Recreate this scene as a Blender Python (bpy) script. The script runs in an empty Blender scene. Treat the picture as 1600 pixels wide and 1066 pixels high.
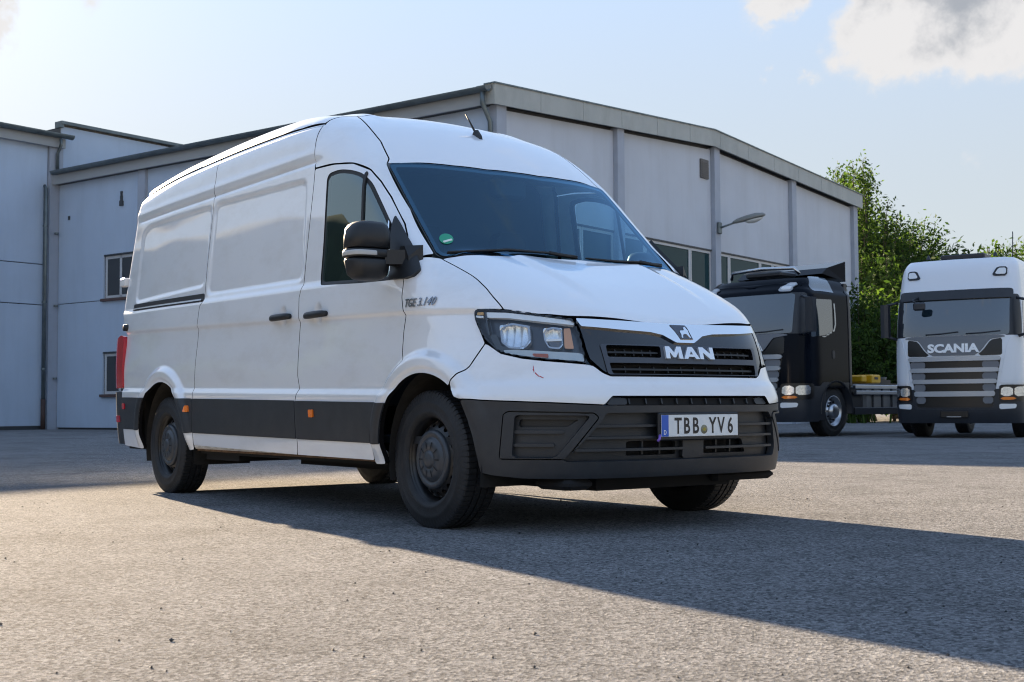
import bpy, math, random
import numpy as np
from mathutils import Vector, Matrix
R_ = math.radians
rng = random.Random(11)
nrng = np.random.default_rng(5)
scn = bpy.context.scene
COL = scn.collection

# ------------------------------------------------------------------ camera, sky, sun, exposure
CAM = np.array([5.5888, -4.4473, 0.6062]); YAW, PITCH, ROLL, FOC = 2.51551, .051373, -.0060408, 2015.53
_f = np.array([math.cos(YAW)*math.cos(PITCH), math.sin(YAW)*math.cos(PITCH), math.sin(PITCH)])
_r = np.array([math.sin(YAW), -math.cos(YAW), 0]); _u = np.cross(_r, _f)
_r, _u = _r*math.cos(ROLL)+_u*math.sin(ROLL), _u*math.cos(ROLL)-_r*math.sin(ROLL)
cd = bpy.data.cameras.new('camera'); cam = bpy.data.objects.new('camera', cd); COL.objects.link(cam)
M = Matrix.Identity(4)
for i in range(3):
    M[i][0], M[i][1], M[i][2], M[i][3] = _r[i], _u[i], -_f[i], CAM[i]
cam.matrix_world = M
cd.sensor_width = 36; cd.sensor_fit = 'HORIZONTAL'; cd.lens = 36*FOC/1600
cd.clip_start = .05; cd.clip_end = 3000
cd.dof.use_dof = True; cd.dof.focus_distance = 7.2; cd.dof.aperture_fstop = 9.0
scn.camera = cam

SUN_EL, SUN_AZ = 17.5, 173.0          # azimuth from +X, counter-clockwise
sd = Vector((math.cos(R_(SUN_EL))*math.cos(R_(SUN_AZ)), math.cos(R_(SUN_EL))*math.sin(R_(SUN_AZ)), math.sin(R_(SUN_EL))))
sl = bpy.data.lights.new('sun', 'SUN'); sl.energy = 4.5; sl.angle = R_(.55); sl.color = (1, .78, .54)
so = bpy.data.objects.new('sun', sl); COL.objects.link(so)
so.rotation_euler = (-sd).to_track_quat('-Z', 'Y').to_euler()

scn.view_settings.view_transform = 'Standard'; scn.view_settings.look = 'None'
scn.view_settings.gamma = 1; scn.view_settings.use_curve_mapping = False
scn.view_settings.exposure = 3.0
scn.cycles.max_bounces = 8; scn.cycles.transparent_max_bounces = 16
scn.cycles.use_denoising = True; scn.cycles.filter_width = 1.1

W = bpy.data.worlds.new('World'); scn.world = W; W.use_nodes = True
def pixdir(px, py):
    d = _f*FOC+_r*(px-800)+_u*(533-py); return d/np.linalg.norm(d)
def build_world():
    nt = W.node_tree; N = nt.nodes; L = nt.links; N.clear()
    def math_(op, a, b=None, clamp=False):
        n = N.new('ShaderNodeMath'); n.operation = op; n.use_clamp = clamp
        for i, v in enumerate((a, b)):
            if v is None: continue
            if isinstance(v, (int, float)): n.inputs[i].default_value = v
            else: L.new(v, n.inputs[i])
        return n.outputs[0]
    out = N.new('ShaderNodeOutputWorld'); bg = N.new('ShaderNodeBackground')
    sky = N.new('ShaderNodeTexSky'); sky.sky_type = 'NISHITA'; sky.sun_disc = False
    sky.sun_elevation = R_(SUN_EL); sky.sun_rotation = R_(90-SUN_AZ)
    sky.air_density = 1.0; sky.dust_density = .35; sky.ozone_density = 1.2; sky.altitude = 200
    tc = N.new('ShaderNodeTexCoord')
    nrm = N.new('ShaderNodeVectorMath'); nrm.operation = 'NORMALIZE'; L.new(tc.outputs['Generated'], nrm.inputs[0])
    D = nrm.outputs[0]
    # thin veil over the whole sky plus milky haze low down, the same all the way round
    sepd = N.new('ShaderNodeSeparateXYZ'); L.new(D, sepd.inputs[0])
    half = N.new('ShaderNodeVectorMath'); half.operation = 'SCALE'; L.new(sky.outputs[0], half.inputs[0]); half.inputs['Scale'].default_value = .21
    veil = N.new('ShaderNodeVectorMath'); veil.operation = 'ADD'; L.new(half.outputs[0], veil.inputs[0]); veil.inputs[1].default_value = (.90, 1.26, 1.92)
    hz = N.new('ShaderNodeMapRange'); hz.interpolation_type = 'SMOOTHSTEP'; L.new(sepd.outputs['Z'], hz.inputs[0]); hz.inputs[1].default_value = .10; hz.inputs[2].default_value = .52; hz.inputs[3].default_value = .74; hz.inputs[4].default_value = 0
    hm = N.new('ShaderNodeMixRGB'); L.new(hz.outputs[0], hm.inputs[0]); L.new(veil.outputs[0], hm.inputs[1]); hm.inputs[2].default_value = (1.58, 1.58, 1.46, 1)
    def noise(sc, det, ro=.55):
        q = N.new('ShaderNodeTexNoise'); q.inputs['Scale'].default_value = sc; q.inputs['Detail'].default_value = det; q.inputs['Roughness'].default_value = ro; L.new(D, q.inputs['Vector']); return q
    def vmath(op, a, b):
        q = N.new('ShaderNodeVectorMath'); q.operation = op; L.new(a, q.inputs[0])
        if isinstance(b, tuple): q.inputs[1].default_value = b
        elif isinstance(b, float): q.inputs['Scale'].default_value = b
        else: L.new(b, q.inputs[1])
        return q.outputs[0]
    warp = vmath('ADD', vmath('SCALE', vmath('SUBTRACT', noise(11, 5, .6).outputs['Color'], (.5, .5, .5)), .085), vmath('SCALE', vmath('SUBTRACT', noise(48, 5, .65).outputs['Color'], (.5, .5, .5)), .022))
    Dw = vmath('ADD', D, warp)
    # cloud masses: (direction, angular radius, weight); the veil and scattered cumulus carry on round the rest of the sky
    blobs = [((1375, 60), .040, .9), ((1440, 35), .050, 1.0), ((1540, 25), .055, 1.0), ((1640, 0), .06, 1.0), ((1480, -40), .07, 1.0),
             ((1180, -5), .026, .95), ((1225, -10), .02, .8), ((1270, 112), .012, .40), ((1187, 100), .010, .36), ((0, 50), .024, .75), ((-25, 30), .04, .9), ((162, 18), .020, .40), ((1515, 268), .014, .30), ((1330, 283), .022, .34), ((630, 12), .012, .25)]
    field = None
    for (px, py), rad, w in blobs:
        vm = N.new('ShaderNodeVectorMath'); vm.operation = 'DISTANCE'; L.new(Dw, vm.inputs[0]); vm.inputs[1].default_value = tuple(pixdir(px, py))
        m = math_('SUBTRACT', 1.0, math_('DIVIDE', vm.outputs['Value'], rad*1.35), True); m = math_('MULTIPLY', math_('MULTIPLY', m, m), w*1.6)
        field = m if field is None else math_('ADD', field, m)
    n2 = noise(3.2, 6, .6)
    dv = N.new('ShaderNodeVectorMath'); dv.operation = 'DOT_PRODUCT'; L.new(D, dv.inputs[0]); dv.inputs[1].default_value = tuple(_f)
    away = math_('SUBTRACT', 1.0, math_('MULTIPLY', math_('SUBTRACT', dv.outputs['Value'], .80), 8.0, True), True)
    field = math_('ADD', field, math_('MULTIPLY', math_('MULTIPLY', math_('SUBTRACT', n2.outputs['Fac'], .58), 4.2, True), away))
    nz = math_('SUBTRACT', noise(26, 7, .62).outputs['Fac'], .5)
    dens = math_('ADD', field, math_('MULTIPLY', nz, math_('MINIMUM', math_('MULTIPLY', field, 2.2), .8)))
    al = N.new('ShaderNodeMapRange'); al.interpolation_type = 'SMOOTHSTEP'; L.new(dens, al.inputs[0]); al.inputs[1].default_value = .10; al.inputs[2].default_value = .62; al.inputs[3].default_value = 0; al.inputs[4].default_value = .95
    th1 = N.new('ShaderNodeMapRange'); th1.interpolation_type = 'SMOOTHSTEP'; L.new(noise(15, 6, .6).outputs['Fac'], th1.inputs[0]); th1.inputs[1].default_value = .40; th1.inputs[2].default_value = .66; th1.inputs[3].default_value = 0; th1.inputs[4].default_value = 1
    th2 = N.new('ShaderNodeMapRange'); th2.interpolation_type = 'SMOOTHSTEP'; L.new(dens, th2.inputs[0]); th2.inputs[1].default_value = .45; th2.inputs[2].default_value = 1.25; th2.inputs[3].default_value = 0; th2.inputs[4].default_value = 1
    th = math_('MULTIPLY', th1.outputs[0], th2.outputs[0])
    ccol = N.new('ShaderNodeMixRGB'); L.new(th, ccol.inputs[0])
    ccol.inputs[1].default_value = (2.15, 2.10, 2.08, 1); ccol.inputs[2].default_value = (1.02, 1.08, 1.18, 1)
    mx = N.new('ShaderNodeMixRGB'); L.new(al.outputs[0], mx.inputs[0]); L.new(hm.outputs[0], mx.inputs[1]); L.new(ccol.outputs[0], mx.inputs[2])
    L.new(mx.outputs[0], bg.inputs[0]); bg.inputs[1].default_value = .05
    L.new(bg.outputs[0], out.inputs[0])
build_world()

# ------------------------------------------------------------------ materials
MATS = {}
def mat(name, col=(.5, .5, .5), rough=.5, metal=0.0, var=0.0, vscale=6.0, bump=0.0, bscale=60.0, coat=0.0, spec=.5, emit=None, dirt=None, rvar=0.0, cior=1.5):
    if name in MATS: return MATS[name]
    m = bpy.data.materials.new(name); m.use_nodes = True; MATS[name] = m
    nt = m.node_tree; N = nt.nodes; L = nt.links; b = N['Principled BSDF']
    b.inputs['Base Color'].default_value = (*col, 1); b.inputs['Roughness'].default_value = rough; b.inputs['Metallic'].default_value = metal
    b.inputs['Coat Weight'].default_value = coat; b.inputs['Coat IOR'].default_value = cior; b.inputs['Coat Roughness'].default_value = .03; b.inputs['Specular IOR Level'].default_value = spec
    if emit: b.inputs['Emission Color'].default_value = (*emit[0], 1); b.inputs['Emission Strength'].default_value = emit[1]
    tc = N.new('ShaderNodeTexCoord')
    cur = None
    if var or rvar:
        n = N.new('ShaderNodeTexNoise'); n.inputs['Scale'].default_value = vscale; n.inputs['Detail'].default_value = 6; n.inputs['Roughness'].default_value = .62
        L.new(tc.outputs['Object'], n.inputs['Vector'])
        mr = N.new('ShaderNodeMapRange'); mr.inputs[1].default_value = .3; mr.inputs[2].default_value = .7; mr.inputs[3].default_value = 1-var; mr.inputs[4].default_value = 1+var
        L.new(n.outputs['Fac'], mr.inputs[0])
        mu = N.new('ShaderNodeVectorMath'); mu.operation = 'SCALE'; mu.inputs[0].default_value = col; L.new(mr.outputs[0], mu.inputs['Scale'])
        L.new(mu.outputs[0], b.inputs['Base Color']); cur = mu.outputs[0]
        if rvar:
            m2 = N.new('ShaderNodeMapRange'); m2.inputs[1].default_value = .3; m2.inputs[2].default_value = .7; m2.inputs[3].default_value = rough-rvar; m2.inputs[4].default_value = rough+rvar
            L.new(n.outputs['Fac'], m2.inputs[0]); L.new(m2.outputs[0], b.inputs['Roughness'])
    if dirt:                                     # (colour, scale, amount, stretch) : wear and grime with a shape of its own
        dc, dsc, amt, st = dirt
        mp = N.new('ShaderNodeMapping'); mp.inputs['Scale'].default_value = st; L.new(tc.outputs['Object'], mp.inputs[0])
        n = N.new('ShaderNodeTexNoise'); n.inputs['Scale'].default_value = dsc; n.inputs['Detail'].default_value = 8; n.inputs['Roughness'].default_value = .7
        L.new(mp.outputs[0], n.inputs['Vector'])
        mr = N.new('ShaderNodeMapRange'); mr.inputs[1].default_value = .48; mr.inputs[2].default_value = .78; mr.inputs[3].default_value = 0; mr.inputs[4].default_value = amt
        L.new(n.outputs['Fac'], mr.inputs[0])
        mx = N.new('ShaderNodeMixRGB'); L.new(mr.outputs[0], mx.inputs[0]); mx.inputs[2].default_value = (*dc, 1)
        if cur is not None: L.new(cur, mx.inputs[1])
        else: mx.inputs[1].default_value = (*col, 1)
        L.new(mx.outputs[0], b.inputs['Base Color'])
    if bump:
        n = N.new('ShaderNodeTexNoise'); n.inputs['Scale'].default_value = bscale; n.inputs['Detail'].default_value = 4; L.new(tc.outputs['Object'], n.inputs['Vector'])
        bp = N.new('ShaderNodeBump'); bp.inputs['Strength'].default_value = bump; bp.inputs['Distance'].default_value = .01
        L.new(n.outputs['Fac'], bp.inputs['Height']); L.new(bp.outputs[0], b.inputs['Normal'])
    return m
def glass(name, tint=(.75, .85, .85), refl=1.0, rough=.0, ior=1.5):
    if name in MATS: return MATS[name]
    m = bpy.data.materials.new(name); m.use_nodes = True; MATS[name] = m
    N = m.node_tree.nodes; L = m.node_tree.links; N.clear()
    out = N.new('ShaderNodeOutputMaterial'); tr = N.new('ShaderNodeBsdfTransparent'); tr.inputs[0].default_value = (*tint, 1)
    gl = N.new('ShaderNodeBsdfGlossy'); gl.inputs['Roughness'].default_value = rough; gl.inputs[0].default_value = (*refl, 1) if isinstance(refl, tuple) else (refl, refl, refl, 1)
    g = N.new('ShaderNodeNewGeometry'); dt = N.new('ShaderNodeVectorMath'); dt.operation = 'DOT_PRODUCT'; L.new(g.outputs['Normal'], dt.inputs[0]); L.new(g.outputs['Incoming'], dt.inputs[1])
    def mt(op, a, b=None):
        q = N.new('ShaderNodeMath'); q.operation = op
        for i, v in enumerate((a, b)):
            if v is None: continue
            if isinstance(v, (int, float)): q.inputs[i].default_value = v
            else: L.new(v, q.inputs[i])
        return q.outputs[0]
    f0 = ((ior-1)/(ior+1))**2; fz = mt('ADD', mt('MULTIPLY', mt('POWER', mt('SUBTRACT', 1.0, mt('ABSOLUTE', dt.outputs['Value'])), 5.0), 1-f0), f0)
    mx = N.new('ShaderNodeMixShader'); L.new(fz, mx.inputs[0]); L.new(tr.outputs[0], mx.inputs[1]); L.new(gl.outputs[0], mx.inputs[2]); L.new(mx.outputs[0], out.inputs[0])
    return m

# ------------------------------------------------------------------ mesh helpers
def tag(o, label=None, cat=None, group=None, kind=None):
    if label: o['label'] = label
    if cat: o['category'] = cat
    if group: o['group'] = group
    if kind: o['kind'] = kind
    return o
def empty(name, loc=(0, 0, 0), rz=0.0, label=None, cat=None, group=None):
    o = bpy.data.objects.new(name, None); COL.objects.link(o); o.location = loc; o.rotation_euler = (0, 0, rz); o.empty_display_size = .1
    return tag(o, label, cat, group)
def link(name, me, mats, parent=None, smooth=None):
    o = bpy.data.objects.new(name, me); COL.objects.link(o)
    if not isinstance(mats, (list, tuple)): mats = [mats]
    if len(me.materials) == 0:
        for m in mats: me.materials.append(m)
    if parent is not None: o.parent = parent
    if smooth is not None and len(me.polygons): me.polygons.foreach_set('use_smooth', [smooth]*len(me.polygons))
    return o
class MB:
    def __init__(s): s.v = []; s.f = []; s.mi = []; s.sm = []
    def add(s, vs, fs, mi=0, sm=False):
        b = len(s.v); s.v += [tuple(map(float, p)) for p in vs]; s.f += [tuple(b+i for i in f) for f in fs]; s.mi += [mi]*len(fs); s.sm += [sm]*len(fs); return s
    def box(s, a, b, mi=0):
        x0, y0, z0 = a; x1, y1, z1 = b
        return s.add([(x0, y0, z0), (x1, y0, z0), (x1, y1, z0), (x0, y1, z0), (x0, y0, z1), (x1, y0, z1), (x1, y1, z1), (x0, y1, z1)],
                     [(0, 3, 2, 1), (4, 5, 6, 7), (0, 1, 5, 4), (1, 2, 6, 5), (2, 3, 7, 6), (3, 0, 4, 7)], mi)
    def bbox(s, a, b, c=.01, mi=0):              # bevelled box: three rings top and bottom
        x0, y0, z0 = a; x1, y1, z1 = b; rings = []
        for z, i in ((z0, c), (z0+c, 0), (z1-c, 0), (z1, c)):
            rings.append([(x0+i+c, y0+i, z), (x1-i-c, y0+i, z), (x1-i, y0+i+c, z), (x1-i, y1-i-c, z), (x1-i-c, y1-i, z), (x0+i+c, y1-i, z), (x0+i, y1-i-c, z), (x0+i, y0+i+c, z)])
        return s.loft(rings, mi=mi, cap=True)
    def loft(s, rings, mi=0, cap=False, sm=False, closed=True):
        n = len(rings[0]); vs = [p for r in rings for p in r]; fs = []
        for i in range(len(rings)-1):
            for j in range(n if closed else n-1):
                k = (j+1) % n; fs.append((i*n+j, i*n+k, (i+1)*n+k, (i+1)*n+j))
        if cap: fs += [tuple(reversed(range(n))), tuple((len(rings)-1)*n+j for j in range(n))]
        return s.add(vs, fs, mi, sm)
    def prism(s, pts, axis, a, b, mi=0):         # polygon in the plane across axis, extruded a..b
        def P(q, w):
            p = list(q); p.insert(axis, w); return tuple(p)
        return s.loft([[P(q, a) for q in pts], [P(q, b) for q in pts]], mi=mi, cap=True)
    def tube(s, pts, r, n=10, mi=0, cap=True):
        pts = [Vector(p) for p in pts]; rings = []
        rad = r if isinstance(r, (list, tuple)) else [r]*len(pts)
        up = Vector((0, 0, 1))
        for i, p in enumerate(pts):
            t = (pts[min(i+1, len(pts)-1)]-pts[max(i-1, 0)]).normalized()
            a = t.cross(up if abs(t.z) < .95 else Vector((1, 0, 0))).normalized(); b = t.cross(a)
            rings.append([tuple(p+(a*math.cos(2*math.pi*k/n)+b*math.sin(2*math.pi*k/n))*rad[i]) for k in range(n)])
        return s.loft(rings, mi=mi, cap=cap, sm=True)
    def lathe(s, prof, c, axis='y', n=48, mi=0, sm=True, a0=0, a1=2*math.pi):     # prof: (axial, radius)
        full = abs(a1-a0-2*math.pi) < 1e-6; rings = []
        m = n if full else n+1
        for (t, r) in prof:
            ring = []
            for k in range(m):
                a = a0+(a1-a0)*k/n; u, w = r*math.cos(a), r*math.sin(a)
                ring.append((c[0]+u, c[1]+t, c[2]+w) if axis == 'y' else (c[0]+u, c[1]+w, c[2]+t) if axis == 'z' else (c[0]+t, c[1]+u, c[2]+w))
            rings.append(ring)
        return s.loft(rings, mi=mi, sm=sm, closed=full)
    def mesh(s, name):
        me = bpy.data.meshes.new(name); me.from_pydata(s.v, [], s.f); me.polygons.foreach_set('material_index', s.mi); me.polygons.foreach_set('use_smooth', s.sm); me.update(); return me
    def build(s, name, mats, parent=None):
        return link(name, s.mesh(name), mats, parent)
def copy_tree(o, parent=None):
    c = o.copy(); COL.objects.link(c); c.parent = parent
    for ch in o.children: copy_tree(ch, c)
    return c
def chaikin(pts, n=2, closed=True):
    pts = np.array(pts, float)
    for _ in range(n):
        nx = np.roll(pts, -1, 0); q = np.empty((2*len(pts), pts.shape[1])); q[0::2] = .75*pts+.25*nx; q[1::2] = .25*pts+.75*nx; pts = q
    return pts
def spl(pts, n=6):                                # smooth chain through points (Catmull-Rom)
    p = np.array(pts, float); q = np.concatenate([[2*p[0]-p[1]], p, [2*p[-1]-p[-2]]]); out = []
    for i in range(len(p)-1):
        a, b, c, d = q[i:i+4]
        for k in range(n):
            t = k/n; out.append(.5*((2*b)+(-a+c)*t+(2*a-5*b+4*c-d)*t*t+(-a+3*b-3*c+d)*t**3))
    out.append(p[-1]); return np.array(out)
def roundpoly(pts, r, n=5):                      # round every corner of a polygon with radius about r
    pts = [np.array(p[:2], float) for p in pts]; out = []
    for i, p in enumerate(pts):
        rr = r
        a, b = pts[i-1]-p, pts[(i+1) % len(pts)]-p; la, lb = np.linalg.norm(a), np.linalg.norm(b)
        d = min(rr, la*.45, lb*.45); A, B = p+a/la*d, p+b/lb*d
        for k in range(n+1):
            t = k/n; out.append((1-t)**2*A+2*t*(1-t)*p+t*t*B)
    return np.array(out)
def polysdf(pts):
    P = np.array(pts, float)[:, :2]; Q = np.roll(P, -1, 0)
    def f(u, v):
        d = np.full(u.shape, 1e9); ins = np.zeros(u.shape, bool)
        for a, b in zip(P, Q):
            e = b-a; wu, wv = u-a[0], v-a[1]; t = np.clip((wu*e[0]+wv*e[1])/(e@e+1e-12), 0, 1)
            d = np.minimum(d, (wu-e[0]*t)**2+(wv-e[1]*t)**2)
            c = ((a[1] <= v) & (b[1] > v)) | ((b[1] <= v) & (a[1] > v))
            x = a[0]+(v-a[1])/(b[1]-a[1]+1e-15)*e[0]
            ins ^= c & (u < x)
        return np.where(ins, -1, 1)*np.sqrt(d)
    f.bb = (P[:, 0].min(), P[:, 0].max(), P[:, 1].min(), P[:, 1].max())
    return f
def patch(cmap, sdf, bb, du, dv, flange=.02, gap=0.0, holes=()):
    """A trimmed sheet: grid over bb clipped to sdf<0, mapped by cmap(u,v)->(P,N), its rim folded inwards by flange (material slot 1)."""
    u0, u1, v0, v1 = bb; u0 -= 1.5*du; u1 += 1.5*du; v0 -= 1.5*dv; v1 += 1.5*dv
    nu = max(3, int((u1-u0)/du)+1); nv = max(3, int((v1-v0)/dv)+1)
    us = np.linspace(u0, u1, nu); vs = np.linspace(v0, v1, nv); U, V = np.meshgrid(us, vs, indexing='ij')
    def ff(u, v):
        F = sdf(u, v)+gap
        for h in holes: F = np.maximum(F, gap-h(u, v))
        return F
    F = ff(U, V); F[[0, -1], :] = np.maximum(F[[0, -1], :], 1e-6); F[:, [0, -1]] = np.maximum(F[:, [0, -1]], 1e-6)
    F = np.where(np.abs(F) < 1e-7, 1e-7, F)
    ins = F < 0; idx = -np.ones((nu, nv), int); used = np.zeros((nu, nv), bool)
    c = np.stack([ins[:-1, :-1], ins[1:, :-1], ins[1:, 1:], ins[:-1, 1:]]); s = c.sum(0)
    full = np.argwhere(s == 4); mixed = np.argwhere((s > 0) & (s < 4))
    idx[ins] = np.arange(ins.sum()); uv = [np.stack([U[ins], V[ins]], 1)]; base = int(ins.sum()); ex = {}; exl = []
    quads = np.stack([idx[full[:, 0], full[:, 1]], idx[full[:, 0]+1, full[:, 1]], idx[full[:, 0]+1, full[:, 1]+1], idx[full[:, 0], full[:, 1]+1]], 1) if len(full) else np.zeros((0, 4), int)
    faces = quads.tolist(); rim = []
    def cross(a, b):
        k = (a, b) if a < b else (b, a)
        if k not in ex:
            fa, fb = F[k[0]], F[k[1]]; t = fa/(fa-fb); t = min(max(t, .02), .98)
            exl.append((U[k[0]]*(1-t)+U[k[1]]*t, V[k[0]]*(1-t)+V[k[1]]*t)); ex[k] = base+len(exl)-1
        return ex[k]
    for i, j in mixed.tolist():
        cs = [(i, j), (i+1, j), (i+1, j+1), (i, j+1)]; poly = []; st = []
        for k in range(4):
            a, b = cs[k], cs[(k+1) % 4]
            if ins[a]: poly.append(int(idx[a])); st.append(0)
            if ins[a] != ins[b]: poly.append(cross(a, b)); st.append(1 if ins[a] else 2)
        if len(poly) < 3: continue
        faces.append(poly)
        for k in range(len(poly)):
            if st[k] == 1 and st[(k+1) % len(poly)] == 2: rim.append((poly[k], poly[(k+1) % len(poly)]))
    if exl: uv.append(np.array(exl))
    uv = np.concatenate(uv); P, Nn = cmap(uv[:, 0], uv[:, 1])
    if not len(faces): return bpy.data.meshes.new('patch')
    # orientation
    q = faces[len(faces)//2]; n = np.cross(P[q[1]]-P[q[0]], P[q[2]]-P[q[1]])
    if n@Nn[q[0]] < 0: faces = [f[::-1] for f in faces]; rim = [(b, a) for a, b in rim]
    nf = len(faces); verts = P
    if flange and rim:
        ids = sorted({i for e in rim for i in e}); mp = {v: k for k, v in enumerate(ids)}; m = len(ids); b0 = len(P)
        verts = np.concatenate([P, P[ids], P[ids]-Nn[ids]*flange])
        faces += [[b0+mp[b], b0+mp[a], b0+m+mp[a], b0+m+mp[b]] for a, b in rim]
    me = bpy.data.meshes.new('patch'); me.from_pydata(verts.tolist(), [], faces)
    mi = np.zeros(len(faces), int); mi[nf:] = 1; me.polygons.foreach_set('material_index', mi)
    sm = np.ones(len(faces), bool); me.polygons.foreach_set('use_smooth', sm); me.update()
    return me
def text_mesh(s, size=1.0, sx=1.0, bold=0.0, res=3, spacing=1.0, shear=0.0):
    c = bpy.data.curves.new('lettering', 'FONT'); c.body = s; c.size = size; c.offset = bold; c.resolution_u = res; c.align_x = 'CENTER'; c.align_y = 'CENTER'; c.space_character = spacing; c.shear = shear
    o = bpy.data.objects.new('lettering', c); COL.objects.link(o)
    dg = bpy.context.evaluated_depsgraph_get(); dg.update(); me = bpy.data.meshes.new_from_object(o.evaluated_get(dg)); bpy.data.objects.remove(o)
    v = np.empty(len(me.vertices)*3); me.vertices.foreach_get('co', v); v = v.reshape(-1, 3); f = [tuple(p.vertices) for p in me.polygons]
    bpy.data.meshes.remove(me)
    cx, cy = (v[:, 0].min()+v[:, 0].max())/2, (v[:, 1].min()+v[:, 1].max())/2
    return np.stack([(v[:, 0]-cx)*sx, v[:, 1]-cy], 1), f
def raised(uv, faces, cmap, h=.004):
    """flat outlines (uv, faces) laid on a surface and raised by h, with side walls"""
    P, Nn = cmap(uv[:, 0], uv[:, 1]); n = len(P); m = MB()
    q = faces[0]; nn = np.cross(P[q[1]]-P[q[0]], P[q[2]]-P[q[1]])
    if nn@Nn[q[0]] < 0: faces = [f[::-1] for f in faces]
    cnt = {}
    for f in faces:
        for a, b in zip(f, f[1:]+f[:1]): cnt[(a, b)] = 1
    side = [(a, b, n+b, n+a) for (a, b) in cnt if (b, a) not in cnt]
    m.add(np.concatenate([P+Nn*h, P-Nn*.001]).tolist(), [tuple(f) for f in faces]+[tuple(reversed(s)) for s in side]); return m
def fan(pts): return [tuple(range(len(pts)))]
# ------------------------------------------------------------------ the van: one master surface G(x,y,z)=0, every panel is a trimmed piece of it
def pchip(xs,ys):
    xs=np.array(xs,float); ys=np.array(ys,float)
    h=np.diff(xs); d=np.diff(ys)/h; m=np.zeros(len(xs))
    for i in range(1,len(xs)-1):
        if d[i-1]*d[i]>0:
            w1=2*h[i]+h[i-1]; w2=h[i]+2*h[i-1]
            m[i]=(w1+w2)/(w1/d[i-1]+w2/d[i])
    m[0]=d[0]; m[-1]=d[-1]
    def f(x):
        x=np.asarray(x,float); i=np.clip(np.searchsorted(xs,x)-1,0,len(h)-1)
        xc=np.clip(x,xs[0],xs[-1]); t=(xc-xs[i])/h[i]
        y=ys[i]*(1+2*t)*(1-t)**2+h[i]*m[i]*t*(1-t)**2+ys[i+1]*t*t*(3-2*t)+h[i]*m[i+1]*t*t*(t-1)
        return y+np.where(x<xs[0],(x-xs[0])*m[0],0)+np.where(x>xs[-1],(x-xs[-1])*m[-1],0)
    return f
def smax(a,b,k):
    h=np.maximum(k-np.abs(a-b),0); return np.maximum(a,b)+h*h/(4*k)
def smin(a,b,k): return -smax(-a,-b,k)
FC=pchip([.20,.25,.30,.40,.60,.66,.77,.866,.97,1.03,1.2],[.86,.945,.968,.985,.988,.975,.940,.917,.885,.865,.80])
AC=pchip([.25,.6,.8,1.0,1.3],[.53,.54,.62,.69,.72])
W0=pchip([.15,.3,.45,.7,.95,1.12,1.4,2.0,2.3,2.6],[.965,.985,1.005,1.02,1.025,1.018,.988,.928,.893,.855])
GH=pchip([-.2,0,.06,.15,.3,.45,.62,.75,1.1],[-.22,0,.055,.115,.195,.265,.338,.39,.50])
ZR=pchip([-4.7,-4.3,-3.4,-2.4,-1.8,-1.45,-1.2,-1.0,-.8,-.6,0],[2.40,2.44,2.495,2.515,2.505,2.465,2.40,2.32,2.222,2.115,1.78])
def gfront(x,y,z):
    a=np.abs(y); n=4.2
    F=FC(z)-AC(z)*a**n
    gr=AC(z)*n*a**(n-1)
    return (x-F)/np.sqrt(1+gr*gr)
def thood(x,y):
    a=np.abs(y); d=np.minimum(.872-.69*a**4.2-x,1.1)
    return .985+.11*y*y+GH(d)-.02*np.clip(a-.75,0,1)/.2
def tws(x,y):
    a=np.abs(y); bow=.15*(1-np.minimum(a,.80)**2/.697)-.15*2.0*np.maximum(a-.80,0)
    return 1.402+.96*(-.065+bow-x)
def troof(x,y):
    return ZR(x+.05*(y/.8)**2*np.clip((x+2.2)/1.2,0,1))-.06*(y/.8)**2
def gtop(x,y,z):
    h=z-thood(x,y); h=h*.87
    w=(z-tws(x,y))*.72; r=(z-troof(x,y))*np.where(x>-1.3,.87,.99)
    return np.minimum(h, smax(w,r,.10)) if False else smin(h, smax(w,r,.10),.012)
def gside(x,y,z):
    W=W0(z)
    W=W-.035*np.clip((-3.3-x)/1.3,0,2)**2-.025*np.clip((x+1.3)/1.2,0,1.5)**2*np.clip((z-1.2)/.5,0,1)
    return (np.abs(y)-W)
def grear(x,y,z):
    return (-4.66+.26*np.clip((z-1.1)/1.4,0,1)**1.7 + .04*y*y)-x
def G(x,y,z):
    kt=np.where(x<-1.0,.20,np.clip(.20-(x+1.0)*.3,.11,.2))
    g=smax(gside(x,y,z),gtop(x,y,z),kt)
    g=smax(g,gfront(x,y,z),.07)
    g=smax(g,grear(x,y,z),.12)
    return g
def Gp(P): return G(P[...,0],P[...,1],P[...,2])
def chart(kind, off=0.0, disp=None, g=None):
    g_ = g or Gp
    def f(u, v):
        u = np.asarray(u, float); v = np.asarray(v, float); z0 = np.zeros_like(u); o1 = np.ones_like(u)
        if kind == 'side': O = np.stack([u, z0, v], 1); D = np.stack([z0, -o1, z0], 1); T = 2.2
        elif kind == 'roll': O = np.stack([u, z0, z0+.7], 1); D = np.stack([z0, -np.cos(v), np.sin(v)], 1); T = 2.6
        elif kind == 'top': O = np.stack([u, v, z0+.6], 1); D = np.stack([z0, z0, o1], 1); T = 2.4
        elif kind == 'cyl': O = np.stack([z0, z0, v], 1); D = np.stack([np.cos(u), -np.sin(u), z0], 1); T = 2.4
        elif kind == 'face': O = np.stack([z0, u, v], 1); D = np.stack([o1, z0, z0], 1); T = 2.4
        else: O = np.stack([z0-3.0, u, v], 1); D = np.stack([-o1, z0, z0], 1); T = 2.2
        a = z0.copy(); b = z0+T
        for _ in range(30):
            m = (a+b)/2; q = g_(O+m[:, None]*D) < 0; a = np.where(q, m, a); b = np.where(q, b, m)
        P = O+a[:, None]*D
        return offs(P, off, disp, g_)
    return f
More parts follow.
